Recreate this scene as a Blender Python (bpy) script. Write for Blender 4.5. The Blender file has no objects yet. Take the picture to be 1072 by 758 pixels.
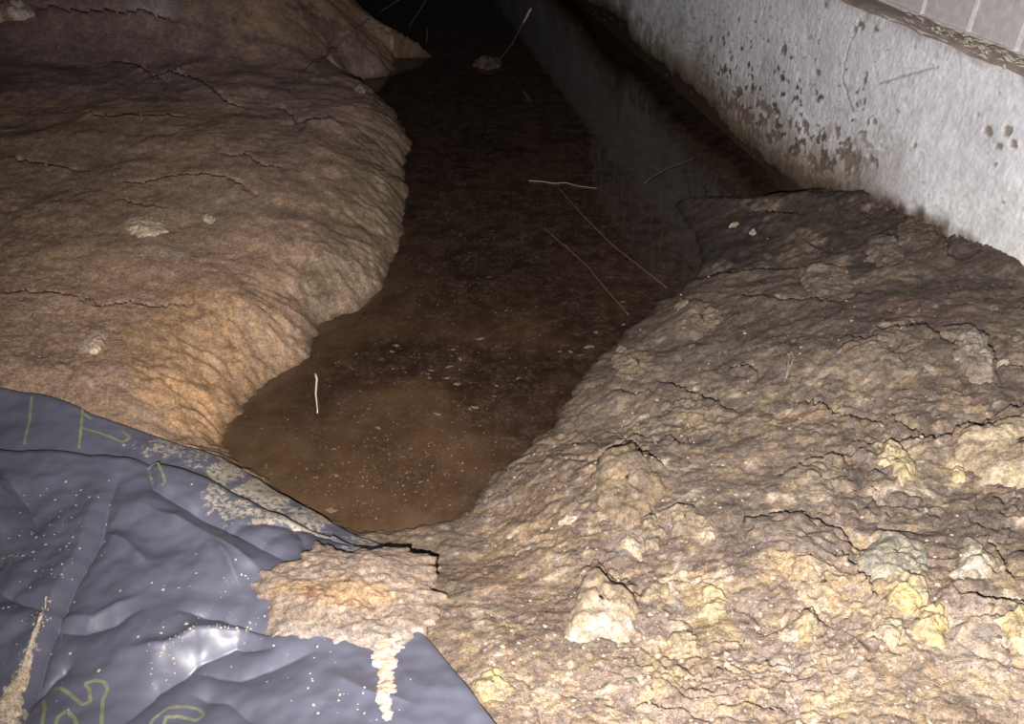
import bpy, math, random
import numpy as np
from mathutils import Vector

# ------------------------------------------------------------------ camera, world, light
SC = bpy.context.scene
COL = SC.collection
W, H, F = 1072.0, 758.0, 825.0
CAMZ = 1.0
PITCH = math.radians(36.0)
CP, SP = math.cos(PITCH), math.sin(PITCH)

cam_d = bpy.data.cameras.new('camera')
cam_d.sensor_fit = 'HORIZONTAL'
cam_d.sensor_width = 36.0
cam_d.lens = 36.0 * F / W
cam_d.clip_start = 0.02
cam = bpy.data.objects.new('camera', cam_d)
COL.objects.link(cam)
cam.location = (0, 0, CAMZ)
cam.rotation_euler = (math.radians(90) - PITCH, 0, 0)
SC.camera = cam

world = bpy.data.worlds.new('crawl_space_dark')
SC.world = world
world.use_nodes = True
bg = world.node_tree.nodes['Background']
bg.inputs[0].default_value = (0.62, 0.66, 0.8, 1)
bg.inputs[1].default_value = 0.006

# the phone's flash: a small lamp just below and left of the lens
fl_d = bpy.data.lights.new('phone_flash', 'SPOT')
fl_d.energy = 212.0
fl_d.color = (1.0, 0.95, 0.93)
fl_d.shadow_soft_size = 0.006
fl_d.spot_size = math.radians(118)
fl_d.spot_blend = 1.0
fl = bpy.data.objects.new('phone_flash', fl_d)
fl.location = (-0.045, -0.075 * SP, CAMZ - 0.075 * CP)
_aim = Vector(((700 - W / 2) / F, CP + (H / 2 - 240) / F * SP, -SP + (H / 2 - 240) / F * CP))
fl.rotation_euler = _aim.to_track_quat('-Z', 'Y').to_euler()
COL.objects.link(fl)

SC.view_settings.view_transform = 'Standard'
SC.view_settings.look = 'None'
SC.view_settings.gamma = 1.0
SC.view_settings.exposure = 0.0
SC.view_settings.use_curve_mapping = False

# ------------------------------------------------------------------ maths helpers
rng = np.random.RandomState(7)
random.seed(7)
PERM = np.random.RandomState(11).permutation(4096).astype(np.int32)
ANG = np.random.RandomState(12).rand(4096) * 2 * math.pi
GX, GY = np.cos(ANG).astype(np.float32), np.sin(ANG).astype(np.float32)


def perlin(x, y, seed=0):
    x = np.asarray(x, dtype=np.float64) + (seed * 17.13) % 61
    y = np.asarray(y, dtype=np.float64) + (seed * 9.71) % 53
    fx, fy = np.floor(x), np.floor(y)
    xi, yi = fx.astype(np.int32), fy.astype(np.int32)
    xf, yf = (x - fx).astype(np.float32), (y - fy).astype(np.float32)
    u = xf * xf * xf * (xf * (xf * 6 - 15) + 10)
    v = yf * yf * yf * (yf * (yf * 6 - 15) + 10)

    def g(ix, iy, dx, dy):
        h = PERM[(PERM[(ix + seed * 131) & 4095] + iy) & 4095]
        return GX[h] * dx + GY[h] * dy
    a = g(xi, yi, xf, yf)
    b = g(xi + 1, yi, xf - 1, yf)
    c = g(xi, yi + 1, xf, yf - 1)
    d = g(xi + 1, yi + 1, xf - 1, yf - 1)
    a = a + u * (b - a)
    return (a + v * (c + u * (d - c) - a)) * np.float32(1.5)


def fbm(x, y, seed=0, octs=4, gain=0.5, lac=2.03):
    s, a = 0.0, 1.0
    for i in range(octs):
        s = s + a * perlin(x, y, seed + i)
        x, y, a = x * lac, y * lac, a * gain
    return s


def sstep(a, b, x):
    t = np.clip((x - a) / (b - a), 0, 1)
    return t * t * (3 - 2 * t)


def ray(px, py):
    u = (np.asarray(px, float) - W / 2) / F
    v = (H / 2 - np.asarray(py, float)) / F
    return u, CP + v * SP, -SP + v * CP


def at(px, py, z=0.0):
    dx, dy, dz = ray(px, py)
    t = (z - CAMZ) / np.minimum(dz, -0.02)
    return dx * t, dy * t


def seg_dist(x, y, poly, closed=False):
    """distance, arc-length parameter and side to a polyline"""
    poly = np.asarray(poly, float)
    if closed:
        poly = np.vstack([poly, poly[:1]])
    best = np.full(np.shape(x), 1e9)
    arc = np.zeros(np.shape(x))
    side = np.zeros(np.shape(x))
    L = 0.0
    for (ax, ay), (bx, by) in zip(poly[:-1], poly[1:]):
        ex, ey = bx - ax, by - ay
        l2 = ex * ex + ey * ey + 1e-12
        t = np.clip(((x - ax) * ex + (y - ay) * ey) / l2, 0, 1)
        qx, qy = x - (ax + t * ex), y - (ay + t * ey)
        d = np.sqrt(qx * qx + qy * qy)
        m = d < best
        best = np.where(m, d, best)
        arc = np.where(m, L + t * math.sqrt(l2), arc)
        side = np.where(m, np.sign(ex * (y - ay) - ey * (x - ax)), side)
        L += math.sqrt(l2)
    return best, arc, side


def inside(x, y, poly):
    poly = np.asarray(poly, float)
    c = np.zeros(np.shape(x), bool)
    n = len(poly)
    for i in range(n):
        ax, ay = poly[i]
        bx, by = poly[(i + 1) % n]
        if ay == by:
            continue
        m = ((ay > y) != (by > y)) & (x < (bx - ax) * (y - ay) / (by - ay) + ax)
        c ^= m
    return c


# ------------------------------------------------------------------ the pool's outline
SHORE_PX = [(454, 60), (432, 60), (414, 61), (409, 79), (388, 82), (372, 84), (376, 92), (397, 104), (414, 118), (421, 134),
            (431, 151), (422, 175), (427, 205), (422, 235), (418, 255), (412, 270), (400, 302), (378, 322), (350, 331),
            (334, 342), (326, 365), (312, 380), (290, 394), (266, 408), (244, 436), (229, 464), (262, 492), (300, 516),
            (340, 541), (366, 552), (392, 556), (420, 554), (452, 548), (480, 543), (494, 535), (502, 520), (514, 500), (536, 481),
            (562, 463), (580, 446), (592, 424), (610, 396), (626, 375), (648, 358), (668, 338), (690, 318), (712, 306),
            (728, 294), (733, 270), (728, 244), (712, 226), (706, 213), (730, 209), (770, 209), (815, 207)]
sx, sy = at([p[0] for p in SHORE_PX], [p[1] for p in SHORE_PX])
SHORE = list(zip(sx, sy)) + [(1.3, 2.34), (1.1, 8.5), (-2.2, 8.5), (-1.7, 5.6), (-1.0, 4.6), (-0.55, 4.05)]
SHORE = np.array(SHORE)

# wall line on the water plane
WO = np.array([0.825, 2.24])
WD = np.array([-0.179, 1.0]); WD /= np.linalg.norm(WD)
WN = np.array([-WD[1], WD[0]])          # points to the left, towards the pool


def wall_sd(x, y):                       # >0 in front of the wall
    return (x - WO[0]) * WN[0] + (y - WO[1]) * WN[1]


def shore_d(x, y):
    d, arc, _ = seg_dist(x, y, SHORE, True)
    return np.where(inside(x, y, SHORE), -d, d), arc


def bank(x, y, d):
    wR = sstep(-0.42, 0.0, x)
    hR = 0.36 * (1 - np.exp(-(np.maximum(d, 0) / 0.6) ** 1.2)) + 0.012 * (1 - np.exp(-np.maximum(d, 0) / 0.012))
    hL = 0.150 * (1 - np.exp(-np.maximum(d, 0) / 0.11)) + 0.075 * np.maximum(d, 0)
    hL = hL + 0.22 * sstep(2.95, 3.5, y - 0.25 * (x + 0.9)) * sstep(-0.55, -0.95, x) * (1 - np.exp(-np.maximum(d, 0) / 0.2))
    near = sstep(1.15, 0.85, y)
    hL = hL * (1 - 0.35 * near)
    z = hL * (1 - wR) + hR * wR
    bed = -0.10 * (1 - np.exp(np.minimum(d, 0) / 0.10))
    return np.where(d > 0, z, bed)


def zsm(x, y):
    d, _ = shore_d(x, y)
    return bank(x, y, d)


def ground(px, py, f=None, off=0.0):
    """point of the ground seen at a pixel of the photograph (used once, to lay things out)"""
    f = f or zsm
    px, py = np.atleast_1d(np.asarray(px, float)), np.atleast_1d(np.asarray(py, float))
    dx, dy, dz = ray(px, py)
    lo, hi = np.full(px.shape, 0.4), np.full(px.shape, 7.0)
    hit = np.full(px.shape, 7.0); done = np.zeros(px.shape, bool); prev = lo.copy()
    for t in np.concatenate([np.arange(0.7, 3, 0.05), np.arange(3, 7, 0.12)]):
        below = (CAMZ + dz * t) < f(dx * t, dy * t) + off
        new = below & ~done
        lo = np.where(new, prev, lo); hi = np.where(new, t, hi)
        done |= below
        prev = np.full(px.shape, t)
    for _ in range(14):
        m = (lo + hi) / 2
        below = (CAMZ + dz * m) < f(dx * m, dy * m) + off
        hi = np.where(below, m, hi); lo = np.where(below, lo, m)
    return dx * hi, dy * hi


def gpoly(pts, off=0.0):
    x, y = ground([p[0] for p in pts], [p[1] for p in pts], off=off)
    return np.stack([x, y], 1)


# ------------------------------------------------------------------ traced cracks (far side open, near side raised)
CRACKS = [  # polyline, step height, groove depth
    ([(731, 294), (752, 292), (787, 289), (839, 286), (873, 284), (894, 278)], .010, .010),
    ([(762, 313), (804, 318), (853, 315), (873, 318), (894, 311), (922, 304)], .006, .006),
    ([(875, 360), (894, 360), (905, 365), (915, 356), (943, 350), (957, 350), (978, 361), (985, 354), (998, 352), (1012, 350), (1023, 358), (1031, 365), (1037, 382), (1043, 403)], .012, .010),
    ([(693, 398), (707, 402), (719, 408), (740, 416), (752, 421), (768, 428)], .010, .012),
    ([(766, 382), (780, 383), (797, 391)], .008, .006),
    ([(832, 419), (856, 422), (880, 433), (908, 436), (936, 438), (953, 445), (967, 455)], .008, .008),
    ([(814, 498), (839, 490), (866, 481), (889, 488)], .010, .008),
    ([(889, 476), (908, 467), (922, 465)], .008, .006),
    ([(925, 459), (943, 465), (988, 464), (1005, 448), (1023, 452), (1033, 445), (1050, 441), (1074, 433), (1110, 425)], .018, .016),
    ([(781, 547), (801, 549), (818, 543), (835, 542), (853, 550), (873, 562), (894, 573), (901, 580)], .012, .013),
    ([(866, 587), (880, 588), (894, 601), (908, 614), (913, 628)], .010, .008),
    ([(1030, 564), (1043, 587), (1054, 607)], .008, .008),
    ([(998, 630), (1012, 634), (1030, 640), (1043, 646), (1054, 639), (1074, 642), (1110, 645)], .014, .012),
    ([(839, 639), (849, 644), (860, 654)], .008, .009),
    ([(635, 478), (644, 475), (661, 470), (672, 483), (684, 490), (697, 494)], .010, .011),
    ([(640, 410), (662, 414), (678, 410), (684, 412)], .006, .007),
    ([(654, 461), (667, 459), (675, 464)], .005, .006),
    ([(697, 458), (712, 466), (724, 467)], .005, .006),
    ([(840, 255), (850, 258), (862, 262)], .008, .006),
    ([(905, 248), (918, 246), (930, 252), (942, 262)], .010, .008),
    ([(980, 256), (990, 254), (990, 268), (1008, 272)], .010, .008),
    ([(1028, 256), (1042, 256), (1052, 262), (1072, 262)], .012, .008),
    ([(780, 226), (800, 220), (822, 222), (840, 226)], .008, .008),
    ([(114, 64), (141, 69), (165, 82), (178, 78), (198, 84), (215, 92), (235, 106), (259, 112)], .016, .018),
    ([(319, 129), (336, 132), (353, 131)], .016, .016),
    ([(290, 112), (302, 120), (310, 130)], .010, .010),
    ([(87, 119), (101, 124), (148, 127), (191, 125)], .012, .014),
    ([(8, 165), (24, 171), (50, 175), (81, 178)], .010, .012),
    ([(121, 191), (148, 190), (185, 183), (215, 183), (235, 186), (248, 191), (262, 200)], .008, .010),
    ([(232, 161), (242, 165), (259, 165), (275, 175), (299, 176)], .008, .010),
    ([(124, 208), (144, 215), (178, 218)], .007, .007),
    ([(37, 10), (67, 12), (114, 14), (128, 18), (148, 16), (185, 22)], .02, .02),
    ([(-20, 313), (0, 311), (31, 308), (69, 310), (93, 315), (103, 322), (137, 317), (151, 323), (178, 322), (199, 318)], .008, .010),
    ([(600, 596), (614, 594), (624, 590), (637, 600), (653, 608), (664, 615), (670, 625)], .0, .006),
]
CRACKS = [(gpoly(c), s, g) for c, s, g in CRACKS]
SHEET_PX = [(-160, 404), (40, 406), (95, 432), (150, 450), (190, 465), (232, 480), (300, 522), (345, 548), (400, 572), (440, 660), (520, 762), (600, 900), (-160, 900)]
SHEET = gpoly(SHEET_PX)


def zfull(x, y, extra=False):
    d, arc = shore_d(x, y)
    # ragged waterline
    d = d + 0.010 * fbm(x * 14, y * 14, 60, 3) + 0.004 * perlin(x * 70, y * 70, 63)
    z = bank(x, y, d)
    wR = sstep(-0.42, 0.0, x)
    land = 1 - np.exp(-np.maximum(d, 0) / 0.06)
    sdist, _, _ = seg_dist(x, y, SHEET, True)
    under = np.where(inside(x, y, SHEET), 1.0, np.exp(-(sdist / 0.03) ** 2))
    m = land * (1 - 0.85 * under)
    n1 = fbm(x * 2.6, y * 2.6, 1, 3)
    n2 = fbm(x * 9, y * 9, 5, 3)
    n3 = fbm(x * 32, y * 32, 9, 3)
    n4 = perlin(x * 120, y * 120, 13)
    rough = 0.55 + 0.45 * wR
    z = z + m * (0.016 * n1 + rough * (0.0050 * n2 + 0.0024 * n3 + 0.0011 * n4))
    # flaking layers: small ledges that follow the contours of a slow noise
    w1, w2 = fbm(x * 42, y * 42, 23, 3), fbm(x * 42, y * 42, 27, 3)
    wx, wy = x + 0.03 * n2 + .011 * w1, y + 0.03 * fbm(x * 11, y * 11, 21, 3) + .011 * w2
    q = (fbm(wx * 2.4, wy * 4.6, 30, 3) + 2) * 4.0
    fr = q - np.floor(q)
    step = np.floor(q) + sstep(0.0, 0.09, fr) - q
    z = z + m * (0.006 * wR + 0.004) * step * sstep(-0.1, 0.6, fbm(x * 1.7, y * 1.7, 44, 2) + 0.25)
    q2 = (fbm(wx * 7, wy * 12, 36, 3) + 2) * 3.0
    fr2 = q2 - np.floor(q2)
    z = z + m * rough * 0.0022 * (np.floor(q2) + sstep(0, 0.15, fr2) - q2)
    gk = fbm(wx * 5.5, wy * 9, 47, 2)
    z = z - m * 0.010 * wR * np.exp(-(gk / 0.016) ** 2) * sstep(0.0, 0.35, fbm(x * 3.1, y * 3.1, 49, 2))
    # rills down the left bank's face
    face = np.exp(-((d - 0.06) / 0.07) ** 2) * (1 - wR) * (1 - under)
    z = z + face * (0.009 * perlin(arc * 42 + 2.2 * perlin(x * 12, y * 12, 51), d * 5, 50) + 0.006 * perlin(arc * 110, d * 9, 52))
    # traced cracks
    jx, jy = x + 0.006 * fbm(x * 40, y * 40, 70, 2), y + 0.009 * fbm(x * 40, y * 40, 72, 2)
    for pl, st, gd in CRACKS:
        x0, y0 = pl.min(0) - 0.3; x1, y1 = pl.max(0) + 0.3
        mm = (x > x0) & (x < x1) & (y > y0) & (y < y1)
        if not mm.any():
            continue
        dd, aa, ss = seg_dist(jx[mm], jy[mm], pl)
        L = np.sqrt((np.diff(pl, axis=0) ** 2).sum(1)).sum()
        ends = np.minimum(sstep(0, 0.15 * L, aa), sstep(L, 0.85 * L, aa)) * 0.85 + 0.15
        k = max(1.0, math.hypot(*pl.mean(0)) / 1.3)
        nearside = np.where(ss < 0, np.exp(-dd / 0.07) * st, 0)
        farside = np.where(ss >= 0, -2.4 * gd * np.exp(-(dd / (0.0065 * k)) ** 2), 0)
        z[mm] += (nearside + farside) * ends * (1 - under[mm])
    z = z - 0.012 * np.where(inside(x, y, SHEET), 1.0, 0.0)
    if extra:
        return z, d, wR, under
    return z


# ------------------------------------------------------------------ albedo of the soil, with some shade painted in
PATCHES = [  # px, py, rx, ry, colour, strength
    (110, 610, 420, 260, (.46, .31, .18), .0),
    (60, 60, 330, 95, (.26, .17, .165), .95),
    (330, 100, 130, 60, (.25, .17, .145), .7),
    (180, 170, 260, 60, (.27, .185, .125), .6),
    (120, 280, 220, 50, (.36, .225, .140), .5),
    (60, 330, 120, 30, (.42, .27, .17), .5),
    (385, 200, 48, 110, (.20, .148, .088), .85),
    (240, 390, 110, 90, (.40, .235, .105), .8),
    (200, 430, 60, 40, (.50, .29, .12), .7),
    (300, 360, 60, 40, (.33, .22, .13), .6),
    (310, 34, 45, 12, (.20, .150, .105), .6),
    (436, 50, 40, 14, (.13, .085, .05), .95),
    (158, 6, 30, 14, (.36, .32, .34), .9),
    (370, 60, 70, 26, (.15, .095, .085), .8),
    (150, 238, 22, 10, (.60, .47, .32), .9),
    (240, 215, 60, 16, (.33, .24, .16), .5),
    (175, 266, 26, 6, (.46, .36, .26), .8),
    (98, 362, 14, 12, (.60, .45, .32), .8),
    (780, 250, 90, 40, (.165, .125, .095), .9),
    (745, 222, 75, 20, (.10, .075, .06), .95),  # bank tip's fade into darkness, painted into the soil colour
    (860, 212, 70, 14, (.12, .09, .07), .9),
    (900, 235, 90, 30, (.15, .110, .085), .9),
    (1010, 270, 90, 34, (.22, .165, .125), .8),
    (820, 340, 190, 60, (.255, .200, .150), .7),
    (1000, 390, 100, 80, (.27, .205, .155), .8),
    (960, 325, 60, 18, (.30, .19, .145), .6),
    (650, 350, 60, 40, (.27, .205, .150), .6),
    (590, 470, 80, 60, (.36, .25, .16), .6),
    (650, 410, 70, 60, (.30, .23, .165), .6),
    (720, 400, 30, 60, (.25, .20, .16), .5),
    (840, 435, 46, 10, (.36, .22, .12), .7),
    (890, 520, 150, 45, (.25, .195, .15), .85),
    (1010, 520, 110, 45, (.27, .21, .16), .7),
    (780, 590, 80, 26, (.24, .18, .135), .7),
    (640, 610, 130, 34, (.29, .215, .15), .55),
    (540, 580, 70, 50, (.46, .31, .17), .7),
    (640, 545, 50, 40, (.33, .25, .17), .4),
    (520, 690, 80, 60, (.44, .32, .20), .6),
    (700, 660, 70, 20, (.30, .23, .165), .6),
    (620, 670, 120, 14, (.30, .23, .17), .6),
    (640, 735, 160, 40, (.50, .37, .26), .8),
    (740, 630, 30, 34, (.56, .42, .18), .8),
    (840, 590, 60, 20, (.50, .36, .19), .8),
    (900, 650, 90, 60, (.46, .345, .22), .6),
    (820, 700, 80, 50, (.34, .265, .195), .5),
    (930, 720, 130, 40, (.52, .395, .24), .7),
    (1040, 690, 70, 70, (.62, .51, .37), .8),
    (880, 745, 60, 20, (.60, .48, .26), .7),
    (700, 690, 40, 30, (.50, .38, .19), .6),
    (780, 640, 20, 24, (.29, .235, .19), .8),
    (850, 700, 30, 34, (.29, .235, .19), .7),
    (965, 485, 36, 16, (.44, .36, .22), .6),
    (1020, 370, 16, 18, (.50, .43, .36), .7),
    (948, 488, 12, 14, (.60, .48, .27), .9),
    (1003, 490, 9, 10, (.62, .50, .28), .9),
    (660, 572, 24, 12, (.56, .45, .33), .8),
    (578, 590, 22, 30, (.52, .40, .25), .7),
    (598, 549, 10, 5, (.72, .62, .50), .9),
    (735, 562, 14, 10, (.60, .48, .33), .9),
    (712, 350, 16, 20, (.36, .29, .22), .6),
    (820, 388, 8, 8, (.42, .36, .30), .5),
]


def soil_colour(x, y, d, wR):
    nA = fbm(x * 3.0, y * 3.0, 80, 4)
    nB = fbm(x * 12, y * 12, 84, 4)
    nC = fbm(x * 45, y * 45, 88, 3)
    nD = fbm(x * 26, y * 34, 92, 3)
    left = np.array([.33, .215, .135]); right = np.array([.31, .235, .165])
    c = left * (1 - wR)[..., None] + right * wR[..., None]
    for (px, py, rx, ry, col, st) in PATCHES:
        if st == 0:
            continue
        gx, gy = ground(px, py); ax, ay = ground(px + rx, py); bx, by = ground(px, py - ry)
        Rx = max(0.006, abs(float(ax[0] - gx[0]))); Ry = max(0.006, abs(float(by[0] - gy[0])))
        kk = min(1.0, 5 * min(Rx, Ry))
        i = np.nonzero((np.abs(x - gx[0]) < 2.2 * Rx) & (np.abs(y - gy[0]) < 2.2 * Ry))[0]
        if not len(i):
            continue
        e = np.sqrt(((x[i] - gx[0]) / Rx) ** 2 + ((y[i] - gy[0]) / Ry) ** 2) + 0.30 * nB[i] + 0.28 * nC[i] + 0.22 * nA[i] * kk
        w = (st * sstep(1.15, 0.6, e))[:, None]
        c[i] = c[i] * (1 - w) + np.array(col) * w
    v = 1 + 0.16 * nA + 0.20 * nB + 0.22 * nC
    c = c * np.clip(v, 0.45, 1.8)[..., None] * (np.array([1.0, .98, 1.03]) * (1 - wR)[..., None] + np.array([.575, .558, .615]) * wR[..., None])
    # yellow and grey mottling of the right bank, stronger in the broken clay near the front
    front = sstep(1.25, 0.85, y - 0.15 * x) * wR
    my = sstep(0.12, 0.42, nD + 0.4 * nB) * (0.06 + 0.5 * front)
    mg = sstep(0.15, 0.45, -nD + 0.4 * nC) * (0.20 + 0.35 * front) * (0.4 + 0.6 * wR)
    mw = sstep(0.42, 0.62, nC * 0.8 + 0.5 * nB) * (0.25 + 0.45 * front) * (0.5 + 0.5 * wR)
    for w, col in ((my, (.38, .28, .15)), (mg, (.155, .125, .105)), (mw, (.46, .38, .30))):
        w = w * np.clip(c.mean(-1) / 0.22, 0.15, 1)
        c = c * (1 - w)[..., None] + np.array(col) * w[..., None]
    # wet rim at the waterline, undercut lip's shade painted into it, silt below
    rim = np.exp(-np.maximum(d, 0) / 0.012)
    c = c * (1 - 0.5 * rim)[..., None]
    g = c.mean(-1, keepdims=True)
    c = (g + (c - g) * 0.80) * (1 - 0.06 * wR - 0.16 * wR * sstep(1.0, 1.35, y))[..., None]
    return np.clip(c, 0.01, 0.9)


# ------------------------------------------------------------------ materials
def new_mat(name):
    m = bpy.data.materials.new(name)
    m.use_nodes = True
    nt = m.node_tree
    return m, nt, nt.nodes['Principled BSDF']


def N(nt, typ, **kw):
    n = nt.nodes.new(typ)
    for k, v in kw.items():
        setattr(n, k, v)
    return n


def noise(nt, vec, scale, detail=4, rough=0.6):
    n = N(nt, 'ShaderNodeTexNoise')
    n.inputs['Scale'].default_value = scale
    n.inputs['Detail'].default_value = detail
    n.inputs['Roughness'].default_value = rough
    nt.links.new(vec, n.inputs['Vector'])
    return n.outputs['Fac']


def maprange(nt, val, a, b, c, d):
    n = N(nt, 'ShaderNodeMapRange')
    nt.links.new(val, n.inputs[0])
    for i, v in enumerate((a, b, c, d)):
        n.inputs[i + 1].default_value = v
    return n.outputs[0]


def mixc(nt, fac, a, b, blend='MIX'):
    n = N(nt, 'ShaderNodeMix', data_type='RGBA', blend_type=blend)
    for sock, v in ((n.inputs[0], fac), (n.inputs[6], a), (n.inputs[7], b)):
        if hasattr(v, 'links'):
            nt.links.new(v, sock)
        elif isinstance(v, (int, float)):
            sock.default_value = v
        else:
            sock.default_value = (*v, 1)
    return n.outputs[2]


def bump(nt, height, strength, dist, normal=None):
    n = N(nt, 'ShaderNodeBump')
    n.inputs['Strength'].default_value = strength
    n.inputs['Distance'].default_value = dist
    nt.links.new(height, n.inputs['Height'])
    if normal is not None:
        nt.links.new(normal, n.inputs['Normal'])
    return n.outputs[0]


def soil_material(name='clay_soil', spec=0.25):
    m, nt, b = new_mat(name)
    geo = N(nt, 'ShaderNodeNewGeometry'); P = geo.outputs['Position']
    at_ = N(nt, 'ShaderNodeAttribute', attribute_name='Col')
    wet = N(nt, 'ShaderNodeAttribute', attribute_name='wet')
    g1 = noise(nt, P, 150, 5, .7)
    g2 = noise(nt, P, 480, 3, .7)
    c = mixc(nt, 1.0, at_.outputs['Color'], maprange(nt, g1, .28, .72, .50, 1.55), 'MULTIPLY')
    c = mixc(nt, 1.0, c, maprange(nt, g2, .28, .72, .55, 1.50), 'MULTIPLY')
    g3 = noise(nt, P, 85, 6, .75)
    tint = mixc(nt, maprange(nt, g3, .36, .64, 0, 1), (.80, .82, .88), (1.22, 1.12, .92))
    c = mixc(nt, 1.0, c, tint, 'MULTIPLY')
    vor = N(nt, 'ShaderNodeTexVoronoi'); vor.inputs['Scale'].default_value = 130
    nt.links.new(P, vor.inputs['Vector'])
    sel = N(nt, 'ShaderNodeSeparateColor'); nt.links.new(vor.outputs['Color'], sel.inputs[0])
    isp = maprange(nt, sel.outputs[0], .90, .93, 0, 1)
    near = maprange(nt, vor.outputs['Distance'], .12, .34, 1, 0)
    mul = N(nt, 'ShaderNodeMath', operation='MULTIPLY'); nt.links.new(isp, mul.inputs[0]); nt.links.new(near, mul.inputs[1])
    mul2 = N(nt, 'ShaderNodeMath', operation='MULTIPLY'); nt.links.new(mul.outputs[0], mul2.inputs[0]); mul2.inputs[1].default_value = .55
    grain = mixc(nt, 1.0, at_.outputs['Color'], (2.0, 1.9, 1.75), 'MULTIPLY')
    c = mixc(nt, mul2.outputs[0], c, grain)
    nt.links.new(c, b.inputs['Base Color'])
    nt.links.new(maprange(nt, wet.outputs['Fac'], 0, 1, .9, .38), b.inputs['Roughness'])
    b.inputs['Specular IOR Level'].default_value = spec
    n1 = bump(nt, g1, .6, .006)
    n2 = bump(nt, g2, .6, .003, n1)
    nt.links.new(n2, b.inputs['Normal'])
    return m


M_SOIL = soil_material()


def water_material():
    m, nt, b = new_mat('muddy_water')
    geo = N(nt, 'ShaderNodeNewGeometry'); P = geo.outputs['Position']
    n1 = noise(nt, P, 3.2, 4, .6)
    n2 = noise(nt, P, 22, 5, .7)
    n3 = noise(nt, P, 90, 3, .7)
    at_ = N(nt, 'ShaderNodeAttribute', attribute_name='Col')
    c = mixc(nt, 1.0, at_.outputs['Color'], maprange(nt, n1, .3, .7, .62, 1.32), 'MULTIPLY')
    c = mixc(nt, 1.0, c, maprange(nt, noise(nt, P, 9, 5, .7), .3, .7, .66, 1.30), 'MULTIPLY')
    scum = N(nt, 'ShaderNodeMath', operation='MULTIPLY')
    nt.links.new(maprange(nt, n2, .42, .64, 0, 1), scum.inputs[0])
    nt.links.new(maprange(nt, n3, .40, .62, .05, .75), scum.inputs[1])
    c = mixc(nt, scum.outputs[0], c, (.088, .060, .041))
    nt.links.new(c, b.inputs['Base Color'])
    nt.links.new(maprange(nt, scum.outputs[0], 0, .5, .03, .16), b.inputs['Roughness'])
    b.inputs['IOR'].default_value = 1.33
    nt.links.new(bump(nt, n2, .05, .002), b.inputs['Normal'])
    return m


def simple_mat(name, col, rough=.8, var=.25, scale=60, spec=.3, bumpd=.002, metal=0):
    m, nt, b = new_mat(name)
    tc = N(nt, 'ShaderNodeTexCoord')
    n = noise(nt, tc.outputs['Object'], scale, 4, .65)
    c = mixc(nt, 1.0, col, maprange(nt, n, .25, .75, 1 - var, 1 + var), 'MULTIPLY')
    nt.links.new(c, b.inputs['Base Color'])
    b.inputs['Roughness'].default_value = rough
    b.inputs['Specular IOR Level'].default_value = spec
    b.inputs['Metallic'].default_value = metal
    if bumpd:
        nt.links.new(bump(nt, n, .5, bumpd), b.inputs['Normal'])
    return m


def concrete_material():
    m, nt, b = new_mat('whitewashed_concrete')
    geo = N(nt, 'ShaderNodeNewGeometry'); P = geo.outputs['Position']
    at_ = N(nt, 'ShaderNodeAttribute', attribute_name='Col')
    n1 = noise(nt, P, 45, 6, .7)
    n2 = noise(nt, P, 160, 4, .7)
    c = mixc(nt, 1.0, at_.outputs['Color'], maprange(nt, n1, .3, .7, .84, 1.14), 'MULTIPLY')
    c = mixc(nt, 1.0, c, maprange(nt, n2, .3, .7, .88, 1.10), 'MULTIPLY')
    nt.links.new(c, b.inputs['Base Color'])
    b.inputs['Roughness'].default_value = .75
    b.inputs['Specular IOR Level'].default_value = .3
    nt.links.new(bump(nt, n2, .3, .002, bump(nt, n1, .2, .004)), b.inputs['Normal'])
    return m


def plastic_material():
    m, nt, b = new_mat('black_poly_sheeting')
    geo = N(nt, 'ShaderNodeNewGeometry'); P = geo.outputs['Position']
    mud = N(nt, 'ShaderNodeAttribute', attribute_name='mud')
    n1 = noise(nt, P, 130, 6, .8)
    n2 = noise(nt, P, 14, 4, .6)
    n3 = noise(nt, P, 240, 2, .6)
    base = mixc(nt, n2, (.104, .106, .144), (.128, .128, .166))
    # thin dried-mud film: where 'mud' is high the noise threshold lets it show
    thr = N(nt, 'ShaderNodeMath', operation='ADD'); nt.links.new(mud.outputs['Fac'], thr.inputs[0]); nt.links.new(maprange(nt, n1, .34, .66, 0, 1), thr.inputs[1])
    film = maprange(nt, thr.outputs[0], .98, 1.10, 0, 1)
    mc = mixc(nt, n3, (.27, .22, .15), (.50, .445, .35))
    c = mixc(nt, film, base, mc)
    nt.links.new(c, b.inputs['Base Color'])
    nt.links.new(maprange(nt, film, 0, 1, .46, .9), b.inputs['Roughness'])
    b.inputs['Specular IOR Level'].default_value = .55
    b.inputs['Coat Weight'].default_value = .30
    b.inputs['Coat Roughness'].default_value = .24
    nt.links.new(bump(nt, n2, .12, .01), b.inputs['Normal'])
    return m


M_WATER = water_material()
M_CONC = concrete_material()
M_PLASTIC = plastic_material()
M_PRINT = simple_mat('faded_green_ink', (.21, .215, .135), .6, .3, 90, .3, 0)
M_MORTAR = simple_mat('pale_mortar', (.50, .48, .455), .9, .25, 70, .2, .003)
M_BLOCK = simple_mat('grey_block', (.47, .455, .455), .85, .22, 40, .25, .003)
M_ROOT = simple_mat('pale_root', (.26, .21, .17), .7, .3, 80, .3, .001)
M_FAINT = simple_mat('dull_brown', (.13, .085, .06), .7, .3, 80, .3, 0)
M_WEB = simple_mat('grey_thread', (.10, .085, .08), .7, .2, 80, .3, 0)
M_WHITE = simple_mat('bleached_wood', (.72, .66, .58), .7, .2, 80, .3, .001)
M_FLAKE = simple_mat('pale_scum', (.16, .115, .08), .8, .35, 60, .3, .001)
M_CRUMB = simple_mat('dry_soil_crumbs', (.50, .42, .34), .95, .3, 60, .15, .001)
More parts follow.
